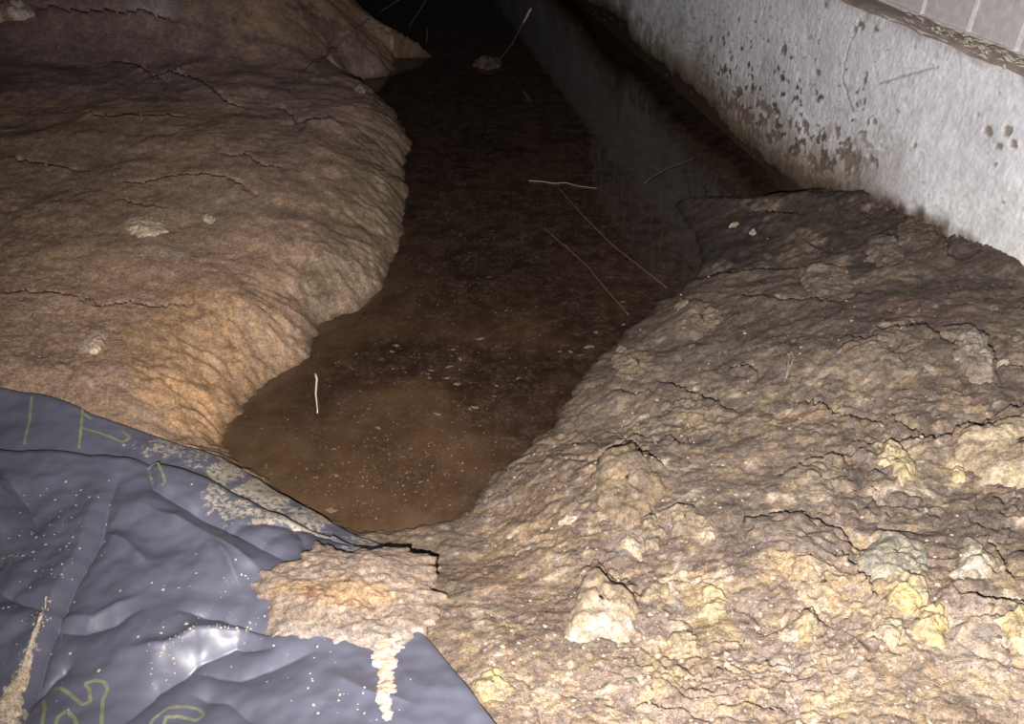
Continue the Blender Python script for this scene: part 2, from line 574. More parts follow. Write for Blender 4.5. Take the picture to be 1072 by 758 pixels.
M_PEBBLE = simple_mat('light_grit', (.33, .265, .20), .9, .4, 60, .2, .001)
M_DARKGRIT = simple_mat('dark_grit', (.11, .085, .07), .9, .3, 60, .2, .001)


# ------------------------------------------------------------------ object helpers
def link_mesh(name, me, mat, parent=None):
    if mat is not None:
        me.materials.append(mat)
    o = bpy.data.objects.new(name, me)
    COL.objects.link(o)
    if parent is not None:
        o.parent = parent
    return o


def mesh_from(name, co, faces, smooth=True):
    me = bpy.data.meshes.new(name)
    co = np.ascontiguousarray(co, np.float32)
    me.vertices.add(len(co)); me.vertices.foreach_set('co', co.ravel())
    if isinstance(faces, np.ndarray):
        k = faces.shape[1]
        me.loops.add(faces.size); me.loops.foreach_set('vertex_index', faces.astype(np.int32).ravel())
        me.polygons.add(len(faces)); me.polygons.foreach_set('loop_start', np.arange(0, faces.size, k, dtype=np.int32))
        me.polygons.foreach_set('loop_total', np.full(len(faces), k, np.int32))
    else:
        tot = [len(f) for f in faces]
        idx = [i for f in faces for i in f]
        me.loops.add(len(idx)); me.loops.foreach_set('vertex_index', np.array(idx, np.int32))
        me.polygons.add(len(faces)); me.polygons.foreach_set('loop_start', np.array(np.concatenate([[0], np.cumsum(tot)[:-1]]), np.int32))
        me.polygons.foreach_set('loop_total', np.array(tot, np.int32))
    me.polygons.foreach_set('use_smooth', np.full(len(me.polygons), smooth, bool))
    me.update(calc_edges=True)
    me.validate()
    return me


def set_col(me, col):
    a = me.color_attributes.new('Col', 'FLOAT_COLOR', 'POINT')
    rgba = np.ones((len(me.vertices), 4), np.float32); rgba[:, :3] = col
    a.data.foreach_set('color', rgba.ravel())


def set_float(me, name, val):
    a = me.attributes.new(name, 'FLOAT', 'POINT')
    a.data.foreach_set('value', np.ascontiguousarray(val, np.float32))


def grid_faces(nr, nc, wrap=False):
    r = np.arange(nr - 1)[:, None]
    c = np.arange(nc if wrap else nc - 1)[None, :]
    c2 = (c + 1) % nc
    return np.stack([r * nc + c, r * nc + c2, (r + 1) * nc + c2, (r + 1) * nc + c], -1).reshape(-1, 4)


def tag(o, label=None, cat=None, group=None, kind=None):
    for k, v in (('label', label), ('category', cat), ('group', group), ('kind', kind)):
        if v:
            o[k] = v
    return o


def empty(name, loc):
    o = bpy.data.objects.new(name, None)
    o.empty_display_size = .1
    o.location = loc
    COL.objects.link(o)
    return o


# ------------------------------------------------------------------ floor (the dug clay ground)
NR, NCOL = 780, 940
yy = 0.30 * np.exp(np.linspace(0, math.log(7.0 / 0.30), NR))
aa = np.linspace(-1, 1, NCOL)
X = aa[None, :] * (0.70 + 0.72 * yy[:, None])
Y = np.repeat(yy[:, None], NCOL, 1)
fz, fd, fw, fu = zfull(X.ravel(), Y.ravel(), True)
fX, fY = X.ravel(), Y.ravel()
ws = wall_sd(fX, fY)
faces = grid_faces(NR, NCOL)
keep = (ws[faces].max(1) > -0.10) & (fd[faces].max(1) > -0.5)
faces = faces[keep]
used = np.zeros(len(fX), bool); used[faces.ravel()] = True
remap = np.cumsum(used) - 1
faces = remap[faces]
co = np.stack([fX, fY, fz], 1)[used]
me = mesh_from('floor', co, faces)
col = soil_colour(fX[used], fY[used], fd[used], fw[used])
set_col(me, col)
wet = np.exp(-np.maximum(fd[used], 0) / 0.06) * (0.5 + 0.5 * (1 - fw[used]))
set_float(me, 'wet', wet)
floor = link_mesh('floor', me, M_SOIL)
tag(floor, 'brown clay ground of the crawl space dug out around the pool', None, None, 'structure')

# ------------------------------------------------------------------ water
wy = np.concatenate([np.linspace(.8, 3, 130), np.linspace(3.05, 8, 60)])
wa = np.linspace(-1, 1, 160)
WX = wa[None, :] * (0.35 + 0.42 * wy[:, None]) + 0.02
WY = np.repeat(wy[:, None], 160, 1)
dW, _ = shore_d(WX.ravel(), WY.ravel())
wf = grid_faces(len(wy), 160)
wsd = wall_sd(WX.ravel(), WY.ravel())
wf = wf[(dW[wf].min(1) < 0.05) & (wsd[wf].max(1) > -0.03)]
u_ = np.zeros(WX.size, bool); u_[wf.ravel()] = True
wf = (np.cumsum(u_) - 1)[wf]
wx_, wy_ = WX.ravel()[u_], WY.ravel()[u_]
me = mesh_from('muddy_water', np.stack([wx_, wy_, np.zeros_like(wx_)], 1), wf)
silt = sstep(-.25, 0.25, fbm(wx_ * 2.2, wy_ * 2.2, 101, 3)) * sstep(1.9, 1.1, wy_ + 0.5 * wx_)
shal = np.exp(np.minimum(dW[u_], 0) / 0.10) * sstep(0.05, -0.2, wx_) * sstep(2.2, 1.2, wy_)
c0 = np.array([.026, .0145, .010]); c1 = np.array([.072, .039, .019]); c2 = np.array([.104, .061, .033])
wc = c0 + (c1 - c0) * (0.7 * silt)[:, None]
wc = wc + (c2 - wc) * (0.7 * shal)[:, None]
set_col(me, wc)
water = link_mesh('muddy_water', me, M_WATER)
tag(water, 'still brown muddy water filling the dug channel beside the wall', 'water', None, 'stuff')

# ------------------------------------------------------------------ wall on the right
wall = empty('wall_right', (WO[0], WO[1], 0))
tag(wall, None, None, None, 'structure')
WALL_TOP = 0.572


def wp(s, n, z):                          # wall coordinates -> world
    return WO[0] + WD[0] * s + WN[0] * n, WO[1] + WD[1] * s + WN[1] * n, z


def wall_pix(px, py):                     # photo pixel -> (s, z) on the wall's face
    dx, dy, dz = ray(px, py)
    t = (WO @ WN) / (dx * WN[0] + dy * WN[1])
    x, y, z = dx * t, dy * t, CAMZ + dz * t
    return (x - WO[0]) * WD[0] + (y - WO[1]) * WD[1], z


def rel(arr):
    arr = np.array(arr, float)
    arr[:, 0] -= WO[0]; arr[:, 1] -= WO[1]
    return arr


S = np.concatenate([np.arange(-1.7, -1.0, 0.008), np.arange(-1.0, 0.7, 0.0036), np.arange(0.7, 5.6, 0.016)])
Z = np.linspace(-0.12, WALL_TOP, 190)
SS, ZZ = np.meshgrid(S, Z, indexing='ij')
s_, z_ = SS.ravel(), ZZ.ravel()
disp = 0.005 * fbm(s_ * 3, z_ * 3, 120, 2) + 0.0011 * fbm(s_ * 25, z_ * 25, 124, 3) + 0.001 * perlin(s_ * 110, z_ * 110, 127)
# lower rim of the plaster, read from the photograph
rim_px = [(606, 0), (630, 9), (654, 24), (659, 42), (676, 58), (699, 73), (720, 90), (746, 116), (763, 139), (800, 168), (840, 196), (880, 205), (930, 218), (985, 246)]
rs, rz = wall_pix([p[0] for p in rim_px], [p[1] for p in rim_px])
o_ = np.argsort(rs)
rim_z = np.interp(s_, np.array(rs)[o_], np.array(rz)[o_])
rim_z = rim_z + 0.012 * fbm(s_ * 12, z_ * 12, 130, 4)
below = sstep(0.012, -0.012, z_ - rim_z)
disp = disp - 0.035 * below * sstep(-0.05, 0.25, s_)
# pock marks and chipped patches
CHIPS = [(890, 165, 13, 14), (912, 167, 6, 5), (877, 138, 4, 6), (1034, 138, 6, 5), (1055, 137, 5, 6), (1046, 154, 4, 4), (1060, 150, 4, 5),
         (856, 76, 3, 3), (824, 85, 2, 3), (836, 84, 2, 2), (895, 33, 3, 7), (900, 26, 5, 5), (768, 110, 7, 8), (780, 122, 9, 12), (800, 112, 9, 8),
         (772, 96, 4, 5), (812, 142, 6, 6), (827, 130, 4, 5), (844, 132, 5, 6), (850, 166, 5, 6), (800, 128, 4, 5), (757, 108, 3, 5), (790, 140, 6, 5),
         (1050, 212, 3, 3), (1040, 172, 3, 2), (957, 152, 2, 3), (1022, 120, 2, 2), (930, 52, 2, 3), (1045, 98, 2, 2), (907, 128, 3, 4), (915, 128, 3, 4), (820, 52, 4, 7), (765, 60, 3, 4)]
chip = np.zeros_like(s_)
wob = fbm(s_ * 40, z_ * 40, 133, 3)
for px, py, rx, ry in CHIPS:
    cs, cz = wall_pix(px, py)
    s2, _ = wall_pix(px + rx, py); _, z2 = wall_pix(px, py - ry)
    e = np.sqrt(((s_ - cs) / abs(s2 - cs)) ** 2 + ((z_ - cz) / abs(z2 - cz)) ** 2) + 0.7 * wob
    chip = np.maximum(chip, sstep(1.1, 0.8, e))
disp = disp - 0.004 * chip
# hairline cracks
CR = [([(899, 22), (890, 45), (884, 66), (882, 84), (887, 100), (892, 116)], 1.0), ([(726, 0), (721, 22), (718, 44)], .5),
      ([(920, 88), (945, 80), (982, 70)], .8), ([(862, 25), (857, 45)], .5), ([(802, 2), (795, 22)], .7)]
crk = np.zeros_like(s_)
for pts, st in CR:
    a, b_ = wall_pix([p[0] for p in pts], [p[1] for p in pts])
    dd, _, _ = seg_dist(s_ + .004 * wob, z_, np.stack([a, b_], 1))
    crk = np.maximum(crk, st * np.exp(-(dd / 0.0024) ** 2))
disp = disp - 0.004 * crk
# colours
cw = np.ones((len(s_), 3)) * np.array([.70, .70, .735])
n5 = fbm(s_ * 5, z_ * 5, 140, 4); n20 = fbm(s_ * 20, z_ * 20, 145, 4); n60 = fbm(s_ * 45, z_ * 55, 149, 3)
cw = cw * (1 + 0.12 * n5 + 0.07 * n20 + 0.03 * n60)[:, None]


def mixin(w, colr):
    global cw
    w = np.clip(w, 0, 1)[:, None]
    cw = cw * (1 - w) + np.array(colr) * w


zz_r = z_ - rim_z
mixin(sstep(-0.5, -0.9, s_) * sstep(0.25, 0.0, zz_r + 0.1 * n20) * .6, (.66, .65, .58))
mixin(sstep(0.24, 0.03, zz_r + 0.09 * n20 + .06 * n5 + .04 * n60) * 0.85 * sstep(-.65, -.3, s_), (.34, .29, .245))
mixin(sstep(0.05, 0.45, n20 + 0.6 * n60 - zz_r * 3.0 + 0.36) * sstep(-.55, -.2, s_) * sstep(1.3, .5, s_), (.14, .105, .075))
mixin(sstep(0.13, 0.02, zz_r + 0.03 * n20 + .02 * n60) * sstep(-.45, -.1, s_) * .75, (.20, .155, .115))
mixin(sstep(0.060, 0.0, zz_r + 0.02 * n20), (.10, .068, .042))
mixin(sstep(0.012, -0.01, zz_r), (.045, .028, .018))
mixin(sstep(WALL_TOP - .03, WALL_TOP, z_ + .03 * n20) * .5, (.27, .20, .16))
mixin(chip * .85, (.20, .15, .115))
mixin(crk * .8, (.10, .08, .07))
mixin(sstep(.5, .62, n60 * .7 + n5 * .3) * .5, (.30, .26, .24))
wx0, wy0, wz0 = wp(s_, disp, z_)
co = rel(np.stack([wx0, wy0, wz0], 1))
me = mesh_from('foundation_wall', co, grid_faces(len(S), len(Z))[:, ::-1])
set_col(me, cw)
fw_ = link_mesh('foundation_wall', me, M_CONC, wall)
# ledge and back of the footing
LS = np.arange(-1.7, 5.6, 0.02)
rows = []
for n_, dzz in ((0.004, -0.006), (-0.004, 0.004), (-0.03, 0.004), (-0.06, 0.006), (-0.10, 0.006), (-0.24, 0.0), (-0.24, -0.7)):
    zl = WALL_TOP + dzz + 0.004 * fbm(LS * 12, LS * 0 + n_ * 40, 160, 3)
    x_, y_, _ = wp(LS, n_ + 0.004 * fbm(LS * 9, LS * 0 + n_ * 50, 164, 2), 0)
    rows.append(np.stack([x_, y_, zl], 1))
co = rel(np.concatenate(rows))
me = mesh_from('wall_ledge', co, grid_faces(len(rows), len(LS)))
set_col(me, np.array([.29, .24, .205]) * (1 + .3 * fbm(np.tile(LS, len(rows)) * 30, np.repeat(np.arange(len(rows)), len(LS)) * 1.7, 168, 3))[:, None])
link_mesh('wall_ledge', me, M_CONC, wall)

# blocks standing on the ledge: joints read from the photograph
SETB = -0.062


def pix_s(px, py, n=SETB):
    dx, dy, dz = ray(px, py)
    t = (WO @ WN + n) / (dx * WN[0] + dy * WN[1])
    return (dx * t - WO[0]) * WD[0] + (dy * t - WO[1]) * WD[1]


j = [pix_s(926, 4), pix_s(968, 4), pix_s(1019, 18), pix_s(1070, 36)]
pitch_b = float(np.mean(np.diff(j)))
joints = [j[0] - pitch_b * k for k in range(16, 0, -1)] + j + [j[-1] + pitch_b * k for k in range(1, 5)]
joints = sorted(float(v) for v in joints)


def box_mesh(sx, sy, sz, bev=.004, jit=.0015, seed=0):
    import bmesh
    bm = bmesh.new()
    bmesh.ops.create_cube(bm, size=1)
    for v in bm.verts:
        v.co = Vector((v.co.x * sx, v.co.y * sy, v.co.z * sz))
    bmesh.ops.bevel(bm, geom=bm.edges[:], offset=bev, segments=1, affect='EDGES')
    r = random.Random(seed)
    for v in bm.verts:
        v.co += Vector((r.uniform(-jit, jit), r.uniform(-jit, jit), r.uniform(-jit, jit)))
    me = bpy.data.meshes.new('block')
    bm.to_mesh(me); bm.free()
    return me


rotw = math.atan2(WD[1], WD[0])
GAP = 0.006
for course in range(2):
    zc = WALL_TOP + 0.004 + 0.10 + course * 0.205
    for k in range(len(joints) - 1):
        a, b_ = joints[k], joints[k + 1]
        if course:
            a, b_ = a + pitch_b / 2, b_ + pitch_b / 2
        me = box_mesh(abs(b_ - a) - GAP, 0.15, 0.195, .004, .0012, k + 40 * course)
        o = link_mesh('concrete_block', me, M_BLOCK, wall)
        x_, y_, _ = wp((a + b_) / 2, SETB - 0.075 + random.uniform(-.002, .002), 0)
        o.location = (x_ - WO[0], y_ - WO[1], zc)
        o.rotation_euler = (0, 0, rotw)
        if course:
            continue
        # mortar joint, slightly proud of the blocks
    for k in range(len(joints)):
        a = joints[k] + (pitch_b / 2 if course else 0)
        me = box_mesh(GAP + .004, 0.14, 0.2, .003, .0025, 200 + k + 40 * course)
        o = link_mesh('mortar_joint', me, M_MORTAR, wall)
        x_, y_, _ = wp(a, SETB - 0.0665, 0)
        o.location = (x_ - WO[0], y_ - WO[1], zc)
        o.rotation_euler = (0, 0, rotw)
# bed joint between the courses and under them
for zc, nm in ((WALL_TOP + .004, 'bed_joint'), (WALL_TOP + .207, 'bed_joint')):
    rows = []
    for n_, dz_ in ((SETB + .003, -.006), (SETB + .006, 0.0), (SETB + .003, .006), (SETB - .12, .006)):
        x_, y_, _ = wp(LS, n_ + .004 * fbm(LS * 30, LS * 0 + dz_ * 99, 170, 3), 0)
        rows.append(np.stack([x_, y_, zc + dz_ + .003 * fbm(LS * 34, LS * 0 + n_ * 30, 175, 2)], 1))
    me = mesh_from(nm, rel(np.concatenate(rows)), grid_faces(4, len(LS)))
    link_mesh(nm, me, M_MORTAR, wall)

# mortar squeezed out over the ledge: many thin irregular wavy droppings
verts, fcs = [], []
r = random.Random(5)
for i in range(170):
    t_ = r.random() ** 0.6
    px = 930 + 160 * t_
    sC = float(pix_s(px, 40 + (px - 985) * .4, 0)) + r.uniform(-.02, .02)
    nC = r.uniform(-.06, -.004)
    zC = WALL_TOP + .006 + r.uniform(-.012 - .035 * t_, .004) * (1 if nC > 0 else 0.2)
    if nC > -0.008 and zC < WALL_TOP:
        nC = 0.003
    L_, Wd = r.uniform(.012, .05), r.uniform(.0015, .0055)
    b0 = len(verts)
    K = 7
    for q in range(K):
        u = q / (K - 1) - .5
        wv = Wd * (1 - (2 * u) ** 2) + .001
        cz = zC + .003 * math.sin(u * 5 + i)
        for (dn, dzv) in ((0, 1), (1, .3), (.6, -1), (-1, -.3)):
            x_, y_, _ = wp(sC + u * L_, nC + dn * wv * .8, 0)
            verts.append((x_ - WO[0], y_ - WO[1], cz + dzv * wv * .6))
    for q in range(K - 1):
        for e in range(4):
            fcs.append((b0 + q * 4 + e, b0 + q * 4 + (e + 1) % 4, b0 + (q + 1) * 4 + (e + 1) % 4, b0 + (q + 1) * 4 + e))
me = mesh_from('mortar_droppings', np.array(verts), np.array(fcs))
o = link_mesh('mortar_droppings', me, simple_mat('old_mortar', (.42, .37, .31), .9, .35, 40, .2, .002), wall)
tag(o, None, None, None, 'stuff')


# ------------------------------------------------------------------ lumps: star-shaped domes built over an outline
def dome(name, poly, height, colf, seed=0, rings=22, nb=120, ragged=.012, tex=1.0, base=None, flat=3.0, sink=.02, mat=None, parent=None, undercut=0.0, lump_n=.35):
    """poly: outline in world x,y ; a closed lump that sits on the ground"""
    poly = np.asarray(poly, float)
    P = np.vstack([poly, poly[:1]])
    L = np.concatenate([[0], np.cumsum(np.sqrt((np.diff(P, axis=0) ** 2).sum(1)))])
    t = np.linspace(0, L[-1], nb, endpoint=False)
    bx, by = np.interp(t, L, P[:, 0]), np.interp(t, L, P[:, 1])
    cx, cy = bx.mean(), by.mean()
    nx, ny = bx - cx, by - cy
    ln = np.hypot(nx, ny)
    rg = ragged * fbm(bx * 55 + seed, by * 55, 200 + seed % 50, 3)
    q = np.linspace(0, 1, rings) ** 0.75
    q[0] = 0.02
    ker = np.hanning(2 * (nb // 7) + 1); ker /= ker.sum()
    hw = nb // 7
    sxm = np.convolve(np.concatenate([bx[-hw:], bx, bx[:hw]]), ker, 'valid')
    sym = np.convolve(np.concatenate([by[-hw:], by, by[:hw]]), ker, 'valid')
    q5 = (q ** 5)[:, None]
    X_ = cx + (sxm - cx)[None, :] * q[:, None] + (bx - sxm)[None, :] * q5
    Y_ = cy + (sym - cy)[None, :] * q[:, None] + (by - sym)[None, :] * q5
    bx, by = bx + nx / ln * rg, by + ny / ln * rg
    rim_w = (q ** 8)[:, None]
    X_ = X_ + rim_w * (nx / ln * rg)[None, :]; Y_ = Y_ + rim_w * (ny / ln * rg)[None, :]
    f = base or zfull
    zb = f(X_.ravel(), Y_.ravel()).reshape(X_.shape)
    mean = np.median(zb)
    zs = 0.65 * zb + 0.35 * mean
    prof = (1 - q ** flat) ** 0.6
    hgt = height * prof[:, None] * (1 + lump_n * fbm(X_ * 16, Y_ * 16, 210 + seed % 40, 3)) \
        + tex * prof[:, None] ** .3 * (0.006 * fbm(X_ * 30, Y_ * 30, 220 + seed % 40, 3) + 0.003 * fbm(X_ * 95, Y_ * 95, 230 + seed % 40, 2))
    Zt = zs + hgt
    skirtx, skirty = cx + (bx - cx) * (1 - undercut), cy + (by - cy) * (1 - undercut)
    skz = np.minimum(f(skirtx, skirty), zb[-1]) - sink
    V = np.concatenate([np.stack([X_.ravel(), Y_.ravel(), Zt.ravel()], 1), np.stack([skirtx, skirty, skz], 1), [[cx, cy, Zt[0].mean()]], [[cx, cy, skz.mean() - sink]]])
    F_ = grid_faces(rings + 1, nb, True)
    fl = [tuple(x) for x in F_]
    a = (rings + 1) * nb
    for i in range(nb):
        fl.append((i, a, (i + 1) % nb)[::-1])
        fl.append((rings * nb + i, rings * nb + (i + 1) % nb, a + 1)[::-1])
    fl = [x[::-1] for x in fl]
    org = np.array([cx, cy, float(skz.mean() + sink)])
    me = mesh_from(name, V - org, fl)
    c = colf(V[:, 0], V[:, 1], V[:, 2] - zs.mean())
    set_col(me, np.clip(c, .01, .9)); set_float(me, 'wet', np.zeros(len(V)))
    o = link_mesh(name, me, mat or M_SOIL, None)
    o.location = org
    if parent is not None:
        o.parent = parent
    return o


def mott(c1, c2, sc=18, k=.5, seed=0):
    c1, c2 = [np.mean(c) + (np.array(c) - np.mean(c)) * .85 for c in (c1, c2)]

    def f(x, y, h):
        n = fbm(x * sc, y * sc, 300 + seed, 4)
        w = sstep(-.25, .25, n)[:, None]
        v = (1 + .25 * fbm(x * 60, y * 60, 310 + seed, 3))[:, None]
        return (c1 * (1 - w) + c2 * w) * v * np.where(x > -.12, .62, .95)[:, None]
    return f


# clay plates and blocks that are part of the broken ground (outlines in photo pixels -> ground)
PLATES = [
    ([(780, 550), (801, 551), (818, 545), (835, 544), (853, 552), (873, 564), (894, 575), (902, 582), (893, 600), (880, 590), (866, 588), (862, 600), (849, 582), (828, 584), (814, 577), (797, 572), (783, 567)], .010, (.225, .175, .145), (.26, .20, .16)),
    ([(622, 496), (634, 481), (661, 473), (672, 486), (690, 494), (697, 500), (693, 520), (684, 535), (674, 548), (655, 556), (640, 548), (624, 530)], .022, (.31, .24, .175), (.38, .28, .18)),
    ([(998, 360), (1012, 353), (1023, 361), (1030, 370), (1036, 386), (1038, 404), (1015, 402), (1000, 385)], .010, (.33, .265, .215), (.46, .39, .32)),
    ([(1003, 455), (1023, 454), (1033, 448), (1050, 444), (1080, 437), (1110, 440), (1110, 510), (1060, 505), (1025, 495), (1008, 478)], .026, (.45, .35, .23), (.60, .50, .34)),
    ([(925, 464), (944, 470), (955, 482), (958, 500), (944, 506), (932, 496), (918, 482)], .012, (.52, .42, .25), (.60, .49, .30)),
    ([(695, 540), (712, 532), (728, 538), (738, 550), (728, 562), (708, 562)], .014, (.31, .24, .175), (.36, .28, .2)),
    ([(672, 545), (686, 543), (694, 558), (690, 574), (676, 574), (668, 560)], .014, (.32, .25, .185), (.37, .29, .2)),
    ([(822, 594), (840, 586), (866, 590), (888, 604), (905, 620), (880, 640), (850, 640), (835, 622)], .014, (.46, .34, .20), (.52, .40, .28)),
    ([(735, 612), (748, 610), (760, 622), (764, 640), (748, 650), (734, 636)], .012, (.56, .44, .24), (.50, .39, .24)),
    ([(834, 646), (840, 641), (852, 648), (860, 660), (850, 668), (832, 664)], .012, (.47, .34, .18), (.46, .36, .22)),
    ([(918, 660), (930, 648), (944, 650), (946, 668), (934, 680), (920, 674)], .014, (.62, .52, .38), (.54, .45, .32)),
    ([(960, 640), (982, 640), (990, 660), (984, 682), (968, 684), (958, 664)], .014, (.62, .49, .22), (.56, .44, .26)),
    ([(1044, 652), (1056, 643), (1085, 647), (1100, 670), (1085, 690), (1050, 682), (1038, 668)], .020, (.62, .49, .27), (.68, .56, .38)),
    ([(700, 660), (716, 656), (732, 664), (734, 682), (716, 690), (702, 680)], .010, (.52, .42, .22), (.44, .35, .23)),
    ([(680, 610), (700, 612), (702, 632), (690, 640), (676, 628)], .006, (.36, .28, .2), (.40, .31, .2)),
    ([(712, 330), (726, 318), (746, 320), (760, 334), (750, 352), (726, 354), (710, 344)], .012, (.27, .21, .16), (.31, .24, .18)),
    ([(836, 290), (860, 280), (890, 284), (900, 300), (876, 310), (846, 308)], .014, (.25, .195, .15), (.29, .23, .18)),
    ([(905, 250), (925, 246), (945, 254), (950, 272), (930, 282), (908, 272)], .016, (.20, .155, .12), (.24, .19, .15)),
    ([(936, 240), (952, 224), (972, 224), (984, 238), (986, 252), (960, 256), (940, 252)], .018, (.17, .13, .10), (.20, .155, .12)),
    ([(880, 370), (905, 366), (930, 356), (955, 353), (975, 364), (985, 380), (960, 396), (920, 398), (890, 390)], .010, (.28, .22, .17), (.25, .19, .15)),
    ([(640, 376), (662, 366), (690, 372), (696, 392), (676, 402), (648, 396)], .010, (.30, .23, .165), (.34, .26, .18)),
    ([(704, 424), (722, 418), (742, 424), (748, 440), (730, 450), (708, 444)], .010, (.30, .24, .18), (.35, .26, .18)),
    ([(820, 500), (842, 493), (868, 486), (888, 492), (894, 510), (868, 522), (836, 520)], .010, (.25, .20, .155), (.29, .23, .17)),
]
for i, (pts, h, c1, c2) in enumerate(PLATES):
    h = h * (.55 if i >= 7 else .8)
    dome('clay_plate', gpoly(pts, h * .5), h, mott(c1, c2, 18, .5, i), i, 16, 90, .010, .8, None, 5.0, .012, None, floor)

# ------------------------------------------------------------------ loose stones and clods: top-level things
STONES = [
    ('stone', [(590, 662), (596, 640), (604, 618), (612, 600), (623, 592), (634, 601), (648, 609), (662, 616), (669, 632), (667, 656), (650, 664), (630, 658), (612, 668)], .045, (.50, .37, .25), (.54, .45, .36), 'tan stone with a white lower rim, right of the mud clump', 'stone'),
    ('stone', [(896, 590), (902, 576), (918, 566), (932, 556), (950, 562), (966, 567), (974, 580), (972, 600), (955, 606), (930, 606), (906, 604)], .020, (.36, .33, .26), (.40, .36, .29), 'flat greenish grey stone set in the right bank', 'stone'),
    ('clay_clod', [(926, 628), (930, 606), (940, 597), (950, 606), (962, 606), (974, 616), (972, 632), (956, 640), (938, 640)], .026, (.62, .49, .23), (.58, .47, .29), 'bright yellow clay clod just below the greenish grey stone', 'clod'),
    ('clay_clod', [(992, 604), (1004, 592), (1010, 560), (1022, 566), (1034, 580), (1044, 596), (1034, 612), (1008, 616)], .022, (.60, .53, .44), (.52, .44, .35), 'upright whitish clod at the right edge, above the dark crack', 'clod'),
    ('stone', [(130, 240), (138, 231), (152, 228), (170, 232), (174, 240), (162, 248), (144, 250)], .014, (.55, .43, .30), (.62, .50, .36), 'pale flat stone on the left bank, largest of the light stones there', 'stone'),
    ('stone', [(90, 362), (96, 353), (106, 352), (110, 362), (104, 371), (94, 371)], .016, (.58, .44, .31), (.62, .48, .35), 'pale rounded stone on the left bank above the plastic sheet', 'stone'),
    ('stone', [(209, 221), (216, 218), (225, 225), (220, 230), (212, 227)], .012, (.44, .37, .29), (.50, .42, .33), 'small angular stone to the right of the pale flat stone', 'stone'),
    ('stone', [(370, 91), (378, 89), (384, 94), (378, 97), (371, 95)], .02, (.34, .27, .2), (.38, .3, .22), 'small stone by the narrow inlet of the pool at its left shore', 'stone'),
    ('stone_chip', [(763, 238), (767, 232), (773, 230), (775, 233), (770, 238)], .012, (.62, .54, .36), (.6, .52, .36), 'yellowish pointed stone chip on the dark bank below the wall', 'stone'),
    ('stone_chip', [(785, 240), (789, 236), (793, 240), (790, 244), (786, 243)], .014, (.72, .62, .50), (.66, .56, .46), 'whitish square stone chip on the dark bank below the wall', 'stone'),
    ('stone', [(642, 372), (648, 362), (660, 366), (664, 376), (656, 382), (646, 380)], .014, (.40, .32, .22), (.44, .35, .25), 'tan stone at the lip of the right bank by the water', 'stone'),
    ('stone', [(706, 324), (712, 314), (722, 317), (724, 328), (714, 332)], .016, (.36, .29, .22), (.42, .34, .26), 'squarish stone on the right bank near the far shore', 'stone'),
    ('clay_clod', [(996, 490), (1003, 482), (1012, 486), (1012, 496), (1003, 500)], .014, (.66, .53, .29), (.6, .48, .27), 'small yellow clod beside the pale plate at the right edge', 'clod'),
    ('clay_clod', [(585, 552), (592, 546), (606, 546), (608, 550), (598, 554)], .012, (.70, .60, .47), (.64, .54, .42), 'thin whitish clod on the tan slope near the pool', 'clod'),
    ('clay_clod', [(496, 722), (500, 710), (512, 702), (522, 700), (528, 712), (540, 716), (528, 728), (508, 732)], .014, (.56, .42, .20), (.52, .40, .24), 'yellow clay clod near the right edge of the plastic sheet', 'clod'),
    ('clay_clod', [(648, 570), (656, 565), (668, 570), (674, 578), (672, 586), (660, 580), (652, 578)], .012, (.62, .51, .37), (.56, .45, .33), 'crumbly cream clod above the tan stone', 'clod'),
    ('clay_clod', [(734, 558), (740, 551), (748, 554), (748, 565), (738, 567)], .012, (.62, .50, .35), (.56, .45, .30), 'cream clod left of the grey cracked plate', 'clod'),
    ('stone', [(0, 0), (18, -4), (34, 0), (35, 10), (22, 16), (8, 15), (-10, 18), (-16, 4)], .07, (.62, .55, .50), (.36, .22, .18), 'white lump stained red in the top left corner', 'stone'),
    ('stone', [(494, 66), (500, 60), (512, 59), (526, 61), (524, 68), (510, 71)], .03, (.11, .07, .055), (.09, .06, .05), 'brown stone standing out of the dark far water', 'stone'),
]
for i, (nm, pts, h, c1, c2, lab, cat) in enumerate(STONES):
    far = pts[0][1] < 100
    h = h * .5
    cf = mott(c1, c2, 30, .5, 40 + i)
    if i == 0:                            # the lower edge of this stone is caked white
        ylo = float(gpoly([(628, 646)])[0][1])
        cf = lambda x, y, h_, f=mott(c1, c2, 30, .5, 40): f(x, y, h_) + (sstep(.012, -.012, y - ylo + .012 * fbm(x * 40, y * 40, 350, 3)) * .03)[:, None] * np.array([1.0, .90, .80])
    if cat == 'stone' and i == len(STONES) - 1:      # this one stands in the water
        ax_, ay_ = at([p[0] for p in pts], [p[1] for p in pts], .01)
        o = dome(nm, np.stack([ax_, ay_], 1), .03, cf, 50 + i, 14, 64, .006, .7, lambda x, y: x * 0, 3.0, .06)
    else:
        o = dome(nm, gpoly(pts, h * .7), h, cf, 50 + i, 14, 64, .006, .7, None, 3.0, .014)
    tag(o, lab, cat)

